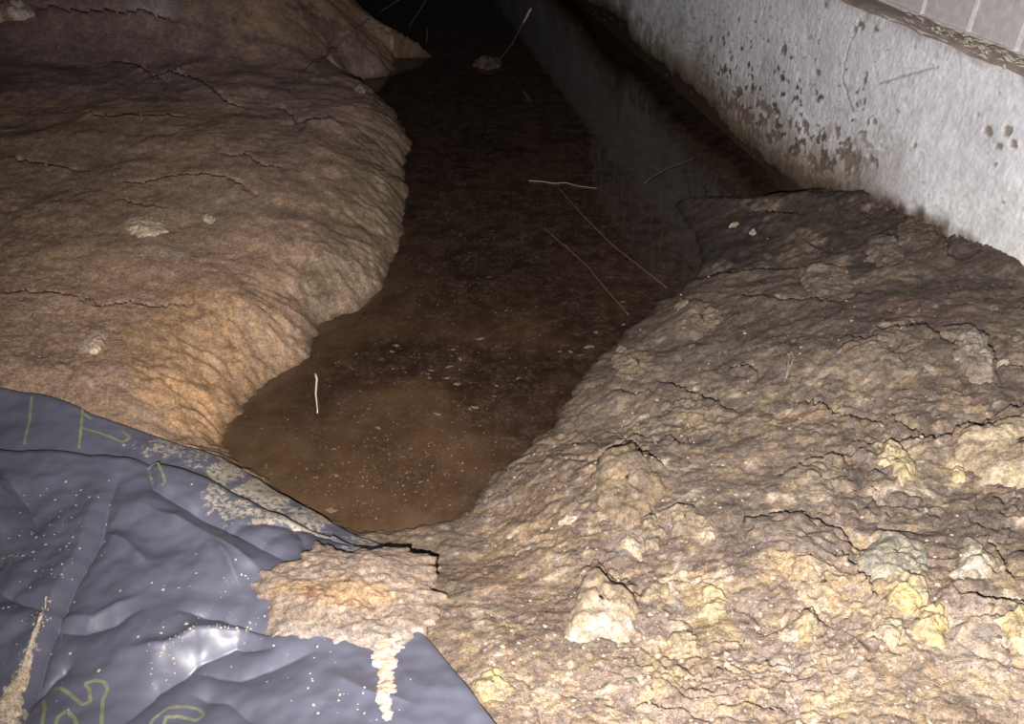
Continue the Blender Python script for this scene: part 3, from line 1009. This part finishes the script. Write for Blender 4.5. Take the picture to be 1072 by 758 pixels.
# ------------------------------------------------------------------ plastic sheet
sheet = empty('plastic_sheet', (float(SHEET[:, 0].mean()), 0.85, 0.1))
tag(sheet, 'folded dark grey plastic sheet with mud on it, spread over the near left ground', 'plastic sheet')
RIDGES = [  # px polyline, amplitude, width
    ([(124, 500), (112, 530), (104, 560), (76, 612), (52, 668), (28, 735), (10, 790)], -.016, .016),
    ([(100, 520), (84, 570), (60, 620), (34, 680), (14, 730)], .012, .024),
    ([(150, 470), (160, 510), (190, 528), (230, 548), (262, 567), (306, 592)], -.014, .014),
    ([(150, 530), (200, 552), (250, 584), (290, 612)], .014, .030),
    ([(190, 640), (231, 646), (272, 658), (300, 662)], -.012, .013),
    ([(140, 682), (175, 680), (204, 664), (252, 658), (280, 664)], .012, .016),
    ([(120, 765), (163, 721), (204, 692), (245, 672), (290, 676)], -.014, .018),
    ([(54, 656), (88, 658), (120, 652), (146, 640)], -.010, .012),
    ([(60, 644), (95, 646), (140, 628)], .008, .016),
    ([(36, 722), (52, 708), (71, 694)], -.010, .010),
    ([(112, 556), (132, 568), (152, 588)], .010, .014),
    ([(228, 575), (240, 590), (250, 612)], .009, .010),
    ([(200, 700), (250, 706), (300, 690), (330, 680)], -.010, .02),
    ([(200, 726), (240, 735), (270, 760)], -.008, .016),
    ([(10, 505), (30, 530), (40, 560)], -.010, .018),
    ([(-6, 500), (4, 520), (2, 560)], .016, .014),
    ([(0, 620), (25, 632), (50, 640)], -.010, .014),
    ([(340, 700), (380, 720), (430, 730)], .006, .02),
    ([(300, 545), (316, 565), (320, 580)], -.006, .010),
    ([(250, 548), (320, 552), (390, 572)], -.008, .012),
]
RIDGES = [(gpoly(a, .03), b_, c) for a, b_, c in RIDGES]


RIGHT_EDGE = gpoly([(436, 650), (470, 697), (497, 730), (520, 760), (570, 830), (620, 930)], .012)


def zsheet(x, y, off=.018):
    rd, _, _ = seg_dist(x, y, RIGHT_EDGE)
    k_ = sstep(-.01, .17, rd)
    off = .009 + (off - .009) * k_
    z = zsm(x, y) + off + k_ * 0.010 * fbm(x * 5, y * 5, 400, 2) + .0025 * fbm(x * 24, y * 24, 405, 2)
    z = z + k_ * .006 * (np.abs(perlin(x * 7 + .6 * perlin(x * 5, y * 5, 431), y * 7, 430)) - .25) - .0035 * np.abs(perlin(x * 17, y * 12, 433))
    for pl, amp, wd in RIDGES:
        dd, aa_, ss_ = seg_dist(x, y, pl)
        L_ = np.sqrt((np.diff(pl, axis=0) ** 2).sum(1)).sum()
        e = np.minimum(sstep(-.01, .25 * L_, aa_), sstep(L_ + .01, .75 * L_, aa_)) * .8 + .2
        z = z + amp * 1.2 * e * np.exp(-np.abs(dd) / wd * 1.2)
    return z


def resample(pts, n):
    P = np.asarray(pts, float)
    L = np.concatenate([[0], np.cumsum(np.sqrt((np.diff(P, axis=0) ** 2).sum(1)))])
    t = np.linspace(0, L[-1], n)
    return np.stack([np.interp(t, L, P[:, 0]), np.interp(t, L, P[:, 1])], 1)


def lofted(name, top_px, bot_px, ns, nt_, zf, edge, mudf, parent, offs=(.02, .02)):
    tp_ = resample(top_px, ns)
    T = gpoly(tp_, np.interp(tp_[:, 0], [380, 445], offs)); B = gpoly(resample(bot_px, ns), offs[1])
    # soften the outline and add small irregularity
    for A in (T,):
        A[:, 0] += .0025 * fbm(np.linspace(0, 9, ns), np.zeros(ns), 410, 3)
        A[:, 1] += .0025 * fbm(np.linspace(0, 9, ns), np.ones(ns) * 4, 412, 3)
    q = np.linspace(0, 1, nt_) ** 1.6
    X_ = T[:, 0][:, None] * (1 - q) + B[:, 0][:, None] * q
    Y_ = T[:, 1][:, None] * (1 - q) + B[:, 1][:, None] * q
    dist = np.hypot(X_ - T[:, 0][:, None], Y_ - T[:, 1][:, None])
    z_ = zf(X_.ravel(), Y_.ravel()).reshape(X_.shape)
    k = np.clip(dist / edge[1], 0, 1)
    e0 = edge[0] + np.where((np.arange(ns) > .60 * ns), edge[2], 0)[:, None]
    z_ = z_ + e0 * (np.sqrt(1 - (1 - k) ** 2) - 1)
    co = np.stack([X_.ravel(), Y_.ravel(), z_.ravel()], 1)
    org = np.array(sheet.location)
    me = mesh_from(name, co - org, grid_faces(ns, nt_)[:, ::-1])
    o = link_mesh(name, me, M_PLASTIC, parent)
    set_float(me, 'mud', mudf(co[:, 0], co[:, 1]))
    md = o.modifiers.new('film', 'SOLIDIFY'); md.thickness = .0012; md.offset = -1
    return o


def mudmap(plist, off=.03):
    items = []
    for (px, py, rx, ry, st) in plist:
        g = gpoly([(px, py), (px + rx, py), (px, py - ry)], off)
        items.append((g[0], max(.004, abs(g[1][0] - g[0][0])), max(.004, abs(g[2][1] - g[0][1])), st))

    def f(x, y):
        v = np.zeros_like(x)
        w = fbm(x * 30, y * 30, 420, 3)
        for c, rx, ry, st in items:
            e = np.sqrt(((x - c[0]) / rx) ** 2 + ((y - c[1]) / ry) ** 2) + .35 * w
            v = np.maximum(v, st * sstep(1.15, .55, e))
        return v
    return f


low_top = [(-160, 400), (0, 404), (40, 408), (70, 419), (95, 432), (150, 450), (190, 465), (232, 478), (270, 500), (300, 520), (345, 546), (400, 570), (420, 590)]
low_bot = [(-160, 520), (0, 520), (40, 522), (100, 522), (150, 530), (190, 540), (230, 560), (260, 580), (290, 600), (320, 610), (360, 615), (400, 620), (420, 625)]
zlow = lambda x, y: zsheet(x, y, .010) * .7 + .3 * (zsm(x, y) + .010)
lofted('sheet_layer', low_top, low_bot, 260, 60, zlow, (.006, .01, 0), mudmap([(176, 470, 34, 14, .50), (205, 480, 26, 16, .42), (240, 492, 40, 20, .62), (280, 515, 50, 20, .68), (330, 540, 40, 14, .60), (390, 570, 34, 14, .5), (140, 466, 16, 5, .35)], .01), sheet, (.01, .01))
up_top = [(-160, 476), (0, 469), (50, 470), (105, 472), (150, 480), (190, 490), (222, 502), (250, 516), (276, 530), (306, 543), (345, 555), (390, 573), (420, 600), (440, 660), (470, 697), (497, 730), (520, 760), (560, 815)]
up_bot = [(-160, 800), (0, 820), (60, 820), (120, 820), (180, 820), (220, 820), (260, 820), (300, 820), (330, 820), (360, 820), (390, 820), (420, 820), (440, 820), (455, 820), (470, 820), (490, 820), (520, 820), (540, 822)]
FOLD = [(206, 504), (214, 528), (232, 547), (270, 548), (306, 548), (345, 552), (384, 562), (340, 550), (300, 538), (262, 520)]
mud_up = mudmap([(228, 520, 20, 18, .54), (248, 533, 26, 15, .56), (278, 540, 30, 11, .62), (312, 545, 30, 8, .72), (345, 553, 34, 8, .64), (384, 568, 30, 10, .56),
                 (24, 700, 9, 30, .46), (10, 748, 18, 20, .60), (44, 640, 6, 20, .34), (10, 585, 14, 14, .36)])
upper = lofted('folded_layer', up_top, up_bot, 420, 260, lambda x, y: zsheet(x, y, .030), (.016, .018, -.012), mud_up, sheet, (.03, .010))

# printed outline lettering on the sheet (only fragments show)
PRINT = [
    [[(44, 758), (46, 740), (40, 724), (52, 716), (62, 718), (74, 727), (86, 737), (94, 734), (94, 722), (89, 716), (100, 713), (110, 715), (113, 722), (107, 732), (106, 770)], 1],
    [[(56, 770), (60, 752), (70, 744), (78, 752), (84, 770)], 1],
    [[(150, 770), (160, 752), (176, 741), (196, 739), (208, 740), (213, 748), (206, 754), (188, 750), (174, 751), (170, 764)], 1],
    [[(152, 490), (160, 487), (166, 487), (172, 500), (174, 508), (168, 510), (160, 502), (152, 491)], 1],
    [[(32, 412), (30, 440), (26, 466)], 0],
    [[(86, 428), (85, 450), (83, 470)], 0],
    [[(86, 448), (105, 453), (128, 462), (136, 457), (127, 450)], 0],
    [[(86, 432), (96, 438)], 0],
]
for pts, up in PRINT:
    vv, ff = [], []
    zf = (lambda x, y: zsheet(x, y, .030)) if up else zlow
    R_ = gpoly(resample(pts, max(6, int(len(pts) * 8))), .03 if up else .012)
    z_ = zf(R_[:, 0], R_[:, 1]) + .0014
    tx, ty = np.gradient(R_[:, 0]), np.gradient(R_[:, 1])
    l_ = np.hypot(tx, ty) + 1e-9
    wdt = .0021
    A = np.stack([R_[:, 0] - ty / l_ * wdt, R_[:, 1] + tx / l_ * wdt, z_], 1)
    B = np.stack([R_[:, 0] + ty / l_ * wdt, R_[:, 1] - tx / l_ * wdt, z_], 1)
    for Q in (A, B):
        Q[:, 2] = zf(Q[:, 0], Q[:, 1]) + .0014
    b0 = len(vv); n = len(R_)
    vv += list(A) + list(B)
    for i in range(n - 1):
        ff.append((b0 + i, b0 + n + i, b0 + n + i + 1, b0 + i + 1))
    me = mesh_from('printed_letter', np.array(vv) - np.array(sheet.location), np.array(ff))
    link_mesh('printed_letter', me, M_PRINT, sheet)

# ------------------------------------------------------------------ mud clump on the sheet
def zs(x, y):
    sd, _, _ = seg_dist(x, y, SHEET, True)
    w = sstep(.05, -.05, np.where(inside(x, y, SHEET), -sd, sd))
    return w * zsheet(x, y, .030) + (1 - w) * (zsm(x, y) + .010)



cl = [(240, 510), (252, 498), (268, 500), (290, 520), (300, 490), (340, 470), (372, 470), (400, 450), (420, 440), (428, 424), (450, 408), (480, 412), (505, 428), (530, 440), (570, 440), (640, 430), (700, 418), (760, 420), (825, 430), (832, 470), (826, 505), (835, 532), (862, 545), (852, 610), (820, 640), (800, 660), (780, 690), (750, 720), (720, 745), (690, 752), (640, 745), (560, 725), (500, 725), (440, 715), (400, 730), (350, 720), (310, 710), (290, 705), (286, 672), (270, 650), (285, 610), (290, 590), (262, 585), (244, 560)]
cl = [(190 + a / 3.16, 440 + b_ / 3.16) for a, b_ in cl]


def clump_col(x, y, h):
    n = fbm(x * 14, y * 14, 330, 3); n2 = fbm(x * 50, y * 50, 334, 3)
    g = gpoly([(350, 615)], .055)[0]
    mid = np.exp(-(((x - g[0]) / .085) ** 2 + ((y - g[1]) / .03) ** 2)) + .3 * n
    w = sstep(.35, .75, mid)[:, None]
    c = np.array([.45, .365, .295]) * (1 - w) + np.array([.55, .39, .24]) * w
    g2 = gpoly([(340, 655)], .055)[0]
    w2 = (sstep(.02, -.02, (y - g2[1]) - .01 * n - .02) * .7)[:, None]
    c = c * (1 - w2) + np.array([.50, .455, .415]) * w2
    g3 = gpoly([(326, 620)], .055)[0]
    w3 = (np.exp(-(((x - g3[0]) / .008) ** 2 + ((y - g3[1]) / .007) ** 2)) * .9)[:, None]
    c = c * (1 - w3) + np.array([.30, .12, .08]) * w3
    return c * (1 + .22 * n2 + .1 * n)[:, None] * np.array([.62, .595, .60])


clump = dome('mud_clump', gpoly(cl, .036), .020, clump_col, 77, 60, 300, .010, .6, zs, 3.2, .004, None, None, .03, .25)
tag(clump, 'large crusty lump of tan mud resting on the edge of the plastic sheet', 'mud')


# ------------------------------------------------------------------ small grit built as joined low-poly grains
ICO = None


def ico():
    global ICO
    if ICO is None:
        import bmesh
        bm = bmesh.new(); bmesh.ops.create_icosphere(bm, subdivisions=1, radius=1)
        bm.verts.ensure_lookup_table()
        ICO = (np.array([v.co[:] for v in bm.verts]), np.array([[v.index for v in f.verts] for f in bm.faces]))
        bm.free()
    return ICO


def grains(name, pts, radii, mat, seed=0, flat=.7):
    v, f = ico()
    r = np.random.RandomState(seed)
    n = len(pts)
    sc = np.stack([radii * r.uniform(.7, 1.3, n), radii * r.uniform(.7, 1.3, n), radii * flat * r.uniform(.6, 1.2, n)], 1)
    jit = r.uniform(.75, 1.2, (n, len(v), 1))
    ang = r.uniform(0, 6.28, n)
    ca, sa = np.cos(ang)[:, None], np.sin(ang)[:, None]
    V = v[None] * sc[:, None, :] * jit
    V = np.stack([V[..., 0] * ca - V[..., 1] * sa, V[..., 0] * sa + V[..., 1] * ca, V[..., 2]], -1) + np.asarray(pts)[:, None, :]
    Fc = (f[None] + (np.arange(n) * len(v))[:, None, None]).reshape(-1, 3)
    me = mesh_from(name, V.reshape(-1, 3), Fc, False)
    o = link_mesh(name, me, mat)
    tag(o, None, None, None, 'stuff')
    return o


def scatter(px_list, zf, lift=0.0, off=0.0):
    P = np.array(px_list, float)
    x, y = ground(P[:, 0], P[:, 1], off=off)
    return np.stack([x, y, zf(x, y) + lift], 1)


r = np.random.RandomState(3)
zup = lambda x, y: zsheet(x, y, .030)
# crumbs on the plastic: clusters as in the photograph
cr = []
for (px, py, sx_, sy_, n) in [(50, 540, 30, 34, 110), (30, 600, 24, 40, 70), (70, 570, 12, 30, 40), (240, 655, 30, 8, 30), (220, 640, 60, 26, 50), (230, 590, 60, 30, 40),
                              (330, 700, 50, 30, 60), (440, 720, 30, 24, 36), (170, 690, 14, 14, 24), (20, 660, 20, 36, 40), (60, 700, 30, 20, 20), (262, 620, 8, 26, 26), (370, 740, 30, 16, 26), (140, 600, 60, 60, 26)]:
    a = np.stack([px + sx_ * r.randn(n), py + sy_ * r.randn(n)], 1)
    cr.append(a)
# crumbs along the ridge crests
for pts, n, sp in [([(168, 690), (180, 680), (204, 664), (230, 660), (262, 657)], 90, 2.2), ([(52, 632), (46, 650), (36, 672), (24, 700), (12, 725), (0, 745)], 260, 3.0)]:
    R_ = resample(pts, n)
    cr.append(R_ + sp * r.randn(n, 2))
cr = np.concatenate(cr)
cr = cr[(cr[:, 1] > 500) & (cr[:, 0] > -30) & (cr[:, 0] + .2 * (cr[:, 1] - 500) < 470)]
cr = cr[(cr[:, 1] < 830) & ((cr[:, 0] < 250) | (cr[:, 1] > 600))]
pts = scatter(cr, zup, .0008, .03)
o = grains('soil_crumbs', pts, .0008 + .0015 * r.rand(len(pts)) ** 4, M_CRUMB, 1)
tag(o, 'pale soil crumbs sprinkled over the dark plastic sheet')
# sand spilled in the fold at the left edge and under the clump
def ridge_sand(name, line, widths, seed, label, hk=.4):
    R_ = gpoly(resample(line, 60), .03); w = np.interp(np.linspace(0, 1, 60), np.linspace(0, 1, len(widths)), widths)
    tx, ty = np.gradient(R_[:, 0]), np.gradient(R_[:, 1]); l_ = np.hypot(tx, ty)
    K = 11
    X_, Y_, Z_, = [], [], []
    for k in range(K):
        u = k / (K - 1) * 2 - 1
        ww = w * u * (1 + .5 * fbm(np.linspace(0, 14, 60), np.full(60, np.sign(u) * 3.0), seed, 3))
        x_, y_ = R_[:, 0] - ty / l_ * ww, R_[:, 1] + tx / l_ * ww
        X_.append(x_); Y_.append(y_)
        Z_.append(zup(x_, y_) + hk * (.006 + w) * (1 - u * u) * (1 + .5 * fbm(x_ * 60, y_ * 60, seed + 5, 3)) - .001)
    V = np.stack([np.array(X_).ravel(), np.array(Y_).ravel(), np.array(Z_).ravel()], 1)
    me = mesh_from(name, V, grid_faces(K, 60))
    set_col(me, np.array([.66, .54, .43]) * (1 + .2 * fbm(V[:, 0] * 50, V[:, 1] * 50, seed + 9, 3))[:, None]); set_float(me, 'wet', np.zeros(len(V)))
    o = link_mesh(name, me, M_SOIL)
    tag(o, label, None, None, 'stuff')


ridge_sand('sand_spill', [(50, 628), (44, 650), (34, 676), (24, 702), (14, 726), (4, 748), (-8, 780)], [.002, .004, .005, .008, .012, .020, .026], 440, 'pale sand trail lying in the plastic fold at the lower left')
ridge_sand('sand_streak', [(402, 664), (403, 685), (404, 706), (402, 728), (406, 752)], [.026, .015, .012, .012, .007], 460, 'pale sand streak running down from the mud clump over the plastic', .30)

# grit on the banks
gx_ = []
for (px, py, sx_, sy_, n) in [(180, 250, 160, 70, 420), (150, 370, 130, 40, 260), (820, 380, 170, 70, 600), (650, 540, 90, 60, 420), (860, 660, 150, 60, 800), (650, 700, 120, 40, 500), (1000, 560, 70, 80, 260), (360, 220, 40, 80, 120), (250, 130, 100, 40, 90), (560, 610, 60, 50, 240)]:
    gx_.append(np.stack([px + sx_ * r.randn(n), py + sy_ * r.randn(n)], 1))
gx_ = np.concatenate(gx_)
gx_ = gx_[(gx_[:, 1] > 40) & (gx_[:, 1] < 830)]
x_, y_ = ground(gx_[:, 0], gx_[:, 1])
d_, _ = shore_d(x_, y_)
ok = (d_ > .02) & ~inside(x_, y_, SHEET) & (wall_sd(x_, y_) > .02)
x_, y_ = x_[ok], y_[ok]
zg = zfull(x_, y_)
sz = (.0009 + .0026 * r.rand(len(x_)) ** 5)
h_ = len(x_) * 3 // 4
o = grains('light_grit', np.stack([x_, y_, zg], 1)[:h_], sz[:h_], M_PEBBLE, 2); tag(o, 'light grit scattered over both clay banks')
o = grains('dark_grit', np.stack([x_, y_, zg], 1)[h_:], sz[h_:] * .9, M_DARKGRIT, 3); tag(o, 'dark grit scattered over both clay banks')


# ------------------------------------------------------------------ floating scum: countable flakes are things, the dust is stuff
def flake_mesh(rad, seed):
    rr = random.Random(seed)
    n = 9
    a = [(math.cos(k * 2 * math.pi / n) * rad * rr.uniform(.4, 1.4), math.sin(k * 2 * math.pi / n) * rad * rr.uniform(.3, 1.2)) for k in range(n)]
    v = [(x, y, 0.0) for x, y in a] + [(x * .85, y * .85, rad * .12 + rr.uniform(0, .0006)) for x, y in a]
    f = [tuple(range(n, 2 * n)), tuple(range(n - 1, -1, -1))] + [(k, (k + 1) % n, n + (k + 1) % n, n + k) for k in range(n)]
    return mesh_from('scum_flake', np.array(v), f, False)


FL = [(616, 363, 7), (624, 348, 5), (597, 368, 4), (608, 372, 4), (586, 368, 3), (503, 355, 6), (470, 384, 5), (468, 396, 5), (478, 402, 6), (452, 388, 4), (482, 376, 5),
      (458, 434, 6), (396, 448, 5), (400, 376, 3), (474, 366, 4), (543, 396, 4), (520, 404, 4), (497, 427, 5), (492, 429, 3), (415, 362, 6), (410, 368, 5), (386, 428, 3), (450, 396, 3), (653, 340, 4),
      (652, 316, 3), (640, 290, 3), (350, 470, 4), (430, 470, 4), (380, 500, 4), (440, 505, 4), (330, 500, 4), (352, 498, 6), (346, 534, 7), (470, 470, 3), (518, 415, 3), (530, 325, 3), (512, 290, 3)]
fl_meshes = [flake_mesh(1.0, k) for k in range(6)]
for k, (px, py, rp) in enumerate(FL):
    x_, y_ = at(px, py)
    me = fl_meshes[k % 6]
    o = bpy.data.objects.new('scum_flake', me)
    if not me.materials:
        me.materials.append(M_FLAKE)
    COL.objects.link(o)
    s = rp / F * math.hypot(float(y_), 1.0) * .62
    o.scale = (s * random.uniform(.9, 1.4), s * random.uniform(.5, .9), s * .5)
    o.location = (float(x_), float(y_), .0004)
    o.rotation_euler = (0, 0, random.uniform(-.7, .7))
    tag(o, 'small pale scum flake floating on the brown water', 'flake', 'pale scum flakes on the water')
    if k in (0, 32, 36):
        own = {0: 'largest pale scum flake, floating close to the lip of the right bank', 32: 'pale scum flake floating beside the muddy edge of the plastic sheet', 36: 'farthest pale scum flake, alone in the dark middle of the water'}
        if k in own:
            o['label'] = own[k]
n = 900
P = np.concatenate([np.stack([440 + 90 * r.randn(n), 420 + 70 * r.randn(n)], 1), np.stack([480 + 70 * r.randn(700), 250 + 60 * r.randn(700)], 1), np.stack([380 + 60 * r.randn(500), 500 + 30 * r.randn(500)], 1)])
P = P[P[:, 1] > 90]
x_, y_ = at(P[:, 0], P[:, 1])
d_, _ = shore_d(x_, y_)
ok = d_ < -.015
pts = np.stack([x_[ok], y_[ok], np.full(ok.sum(), .0001)], 1)
o = grains('scum_specks', pts, (.0007 + .0016 * r.rand(len(pts)) ** 4), M_FLAKE, 9, .2)
tag(o, 'fine scum specks floating all over the brown water')


# ------------------------------------------------------------------ roots, thin lines, twigs
def tube(name, pts, r0, r1, mat, sides=6):
    P = np.asarray(pts, float)
    n = len(P)
    T = np.gradient(P, axis=0); T /= np.linalg.norm(T, axis=1)[:, None] + 1e-9
    up = np.where(np.abs(T[:, 2:3]) > .9, np.array([[1., 0, 0]]), np.array([[0, 0, 1.]]))
    A = np.cross(T, up); A /= np.linalg.norm(A, axis=1)[:, None] + 1e-9
    B = np.cross(T, A)
    rad = np.linspace(r0, r1, n)[:, None]
    rows = []
    for k in range(sides):
        a = 2 * math.pi * k / sides
        rows.append(P + rad * (math.cos(a) * A + math.sin(a) * B))
    V = np.stack(rows, 1).reshape(-1, 3)
    org = P.mean(0)
    f = [tuple(x) for x in grid_faces(n, sides, True)] + [tuple(range(sides))[::-1], tuple((n - 1) * sides + k for k in range(sides))]
    me = mesh_from(name, V - org, f)
    o = link_mesh(name, me, mat); o.location = org
    return o


def on_water(pts, z=.002, n=24, wig=.002, seed=0):
    R_ = resample(pts, n)
    x_, y_ = at(R_[:, 0], R_[:, 1])
    return np.stack([x_ + wig * fbm(np.linspace(0, 6, n), np.zeros(n), seed, 2), y_, np.full(n, z)], 1)


o = tube('floating_sliver', on_water([(330, 392), (332, 400), (331, 412), (332, 424), (333, 434)], .004, 12, .001, 501), .0026, .0010, M_WHITE)
tag(o, 'white wooden sliver floating in the brown water near the left bank', 'twig')
o = tube('floating_root', on_water([(553, 190), (568, 191), (580, 193), (592, 192), (606, 196), (624, 198)], .003, 24, .004, 503), .0016, .0008, M_ROOT)
tag(o, 'thin pale root lying across the middle of the water', 'root')
o = tube('brown_line', on_water([(582, 194), (610, 226), (640, 256), (668, 278), (698, 302)], .0012, 30, .001, 505), .0011, .0012, M_FAINT)  # thin brown line laid over the water surface
tag(o, 'long straight thin brown line on the water, ending at the right bank', 'strand')
o = tube('brown_line', on_water([(568, 238), (596, 262), (614, 278), (636, 305), (658, 330)], .0012, 30, .001, 507), .0009, .0010, M_FAINT)
tag(o, 'shorter faint thin brown line on the water, left of the long straight one', 'strand')
o = tube('floating_twig', on_water([(674, 193), (684, 186), (696, 178), (712, 172), (728, 166)], .003, 20, .003, 509), .0022, .0008, M_WEB)
tag(o, 'thin grey twig on the dark water below the wall', 'twig')
p0 = at(524, 66); 
tw = np.array([[p0[0], p0[1], .02], [p0[0] + .05, p0[1] + .04, .07], [p0[0] + .09, p0[1] + .08, .13], [p0[0] + .115, p0[1] + .10, .17]])
o = tube('twig', np.stack([np.interp(np.linspace(0, 3, 16), range(4), tw[:, k]) for k in range(3)], 1), .0009, .0014, M_WEB)
tag(o, 'thin twig with a pale tip rising from the stone in the far water', 'twig')
tip = np.array([tw[2] * .5 + tw[3] * .5, tw[3], tw[3] + np.array([.022, .02, .035])])
tp = tube('twig_tip', np.stack([np.interp(np.linspace(0, 2, 8), range(3), tip[:, k]) for k in range(3)], 1) , .003, .007, M_ROOT)
tp.location = Vector(tp.location) - Vector(o.location); tp.parent = o
# thread lying over the left bank
g = resample([(310, 82), (340, 62), (372, 34), (400, 8)], 30)
x_, y_ = ground(g[:, 0], g[:, 1])
o = tube('root_thread', np.stack([x_, y_, zfull(x_, y_) + .010], 1), .003, .002, M_WEB)
tag(o, 'fine grey root thread across the dark mound at the far left bank', 'root')
# curl of fibre on the right bank
g = resample([(823, 396), (826, 388), (830, 380), (827, 374), (824, 382), (824, 390), (821, 400)], 30)
x_, y_ = ground(g[:, 0], g[:, 1])
o = tube('fibre_curl', np.stack([x_, y_, zfull(x_, y_) + .008], 1), .0012, .0008, M_ROOT)
tag(o, 'small curled pale fibre on the middle of the right bank', 'fibre')
# hanging rootlets above the mound in the dark
for k, pts in enumerate([[(452, -10), (440, 10), (428, 28)], [(432, -8), (414, 2), (398, 12)], [(448, 30), (447, 38), (446, 46)]]):
    P3 = []
    for (px, py) in pts:
        dx, dy, dz = ray(px, py); t = 3.6 / dy
        P3.append((dx * t, 3.6, CAMZ + dz * t))
    P3 = np.array(P3)
    o = tube('hanging_rootlet', np.stack([np.interp(np.linspace(0, 2, 14), range(3), P3[:, q]) for q in range(3)], 1), .0012, .0008, M_WEB)
    tag(o, ['longest thin rootlet hanging in the dark beyond the far mound', 'slanting thin rootlet hanging just over the top of the far mound', 'shortest rootlet hanging beside the tip of the far mound'][k], 'root')
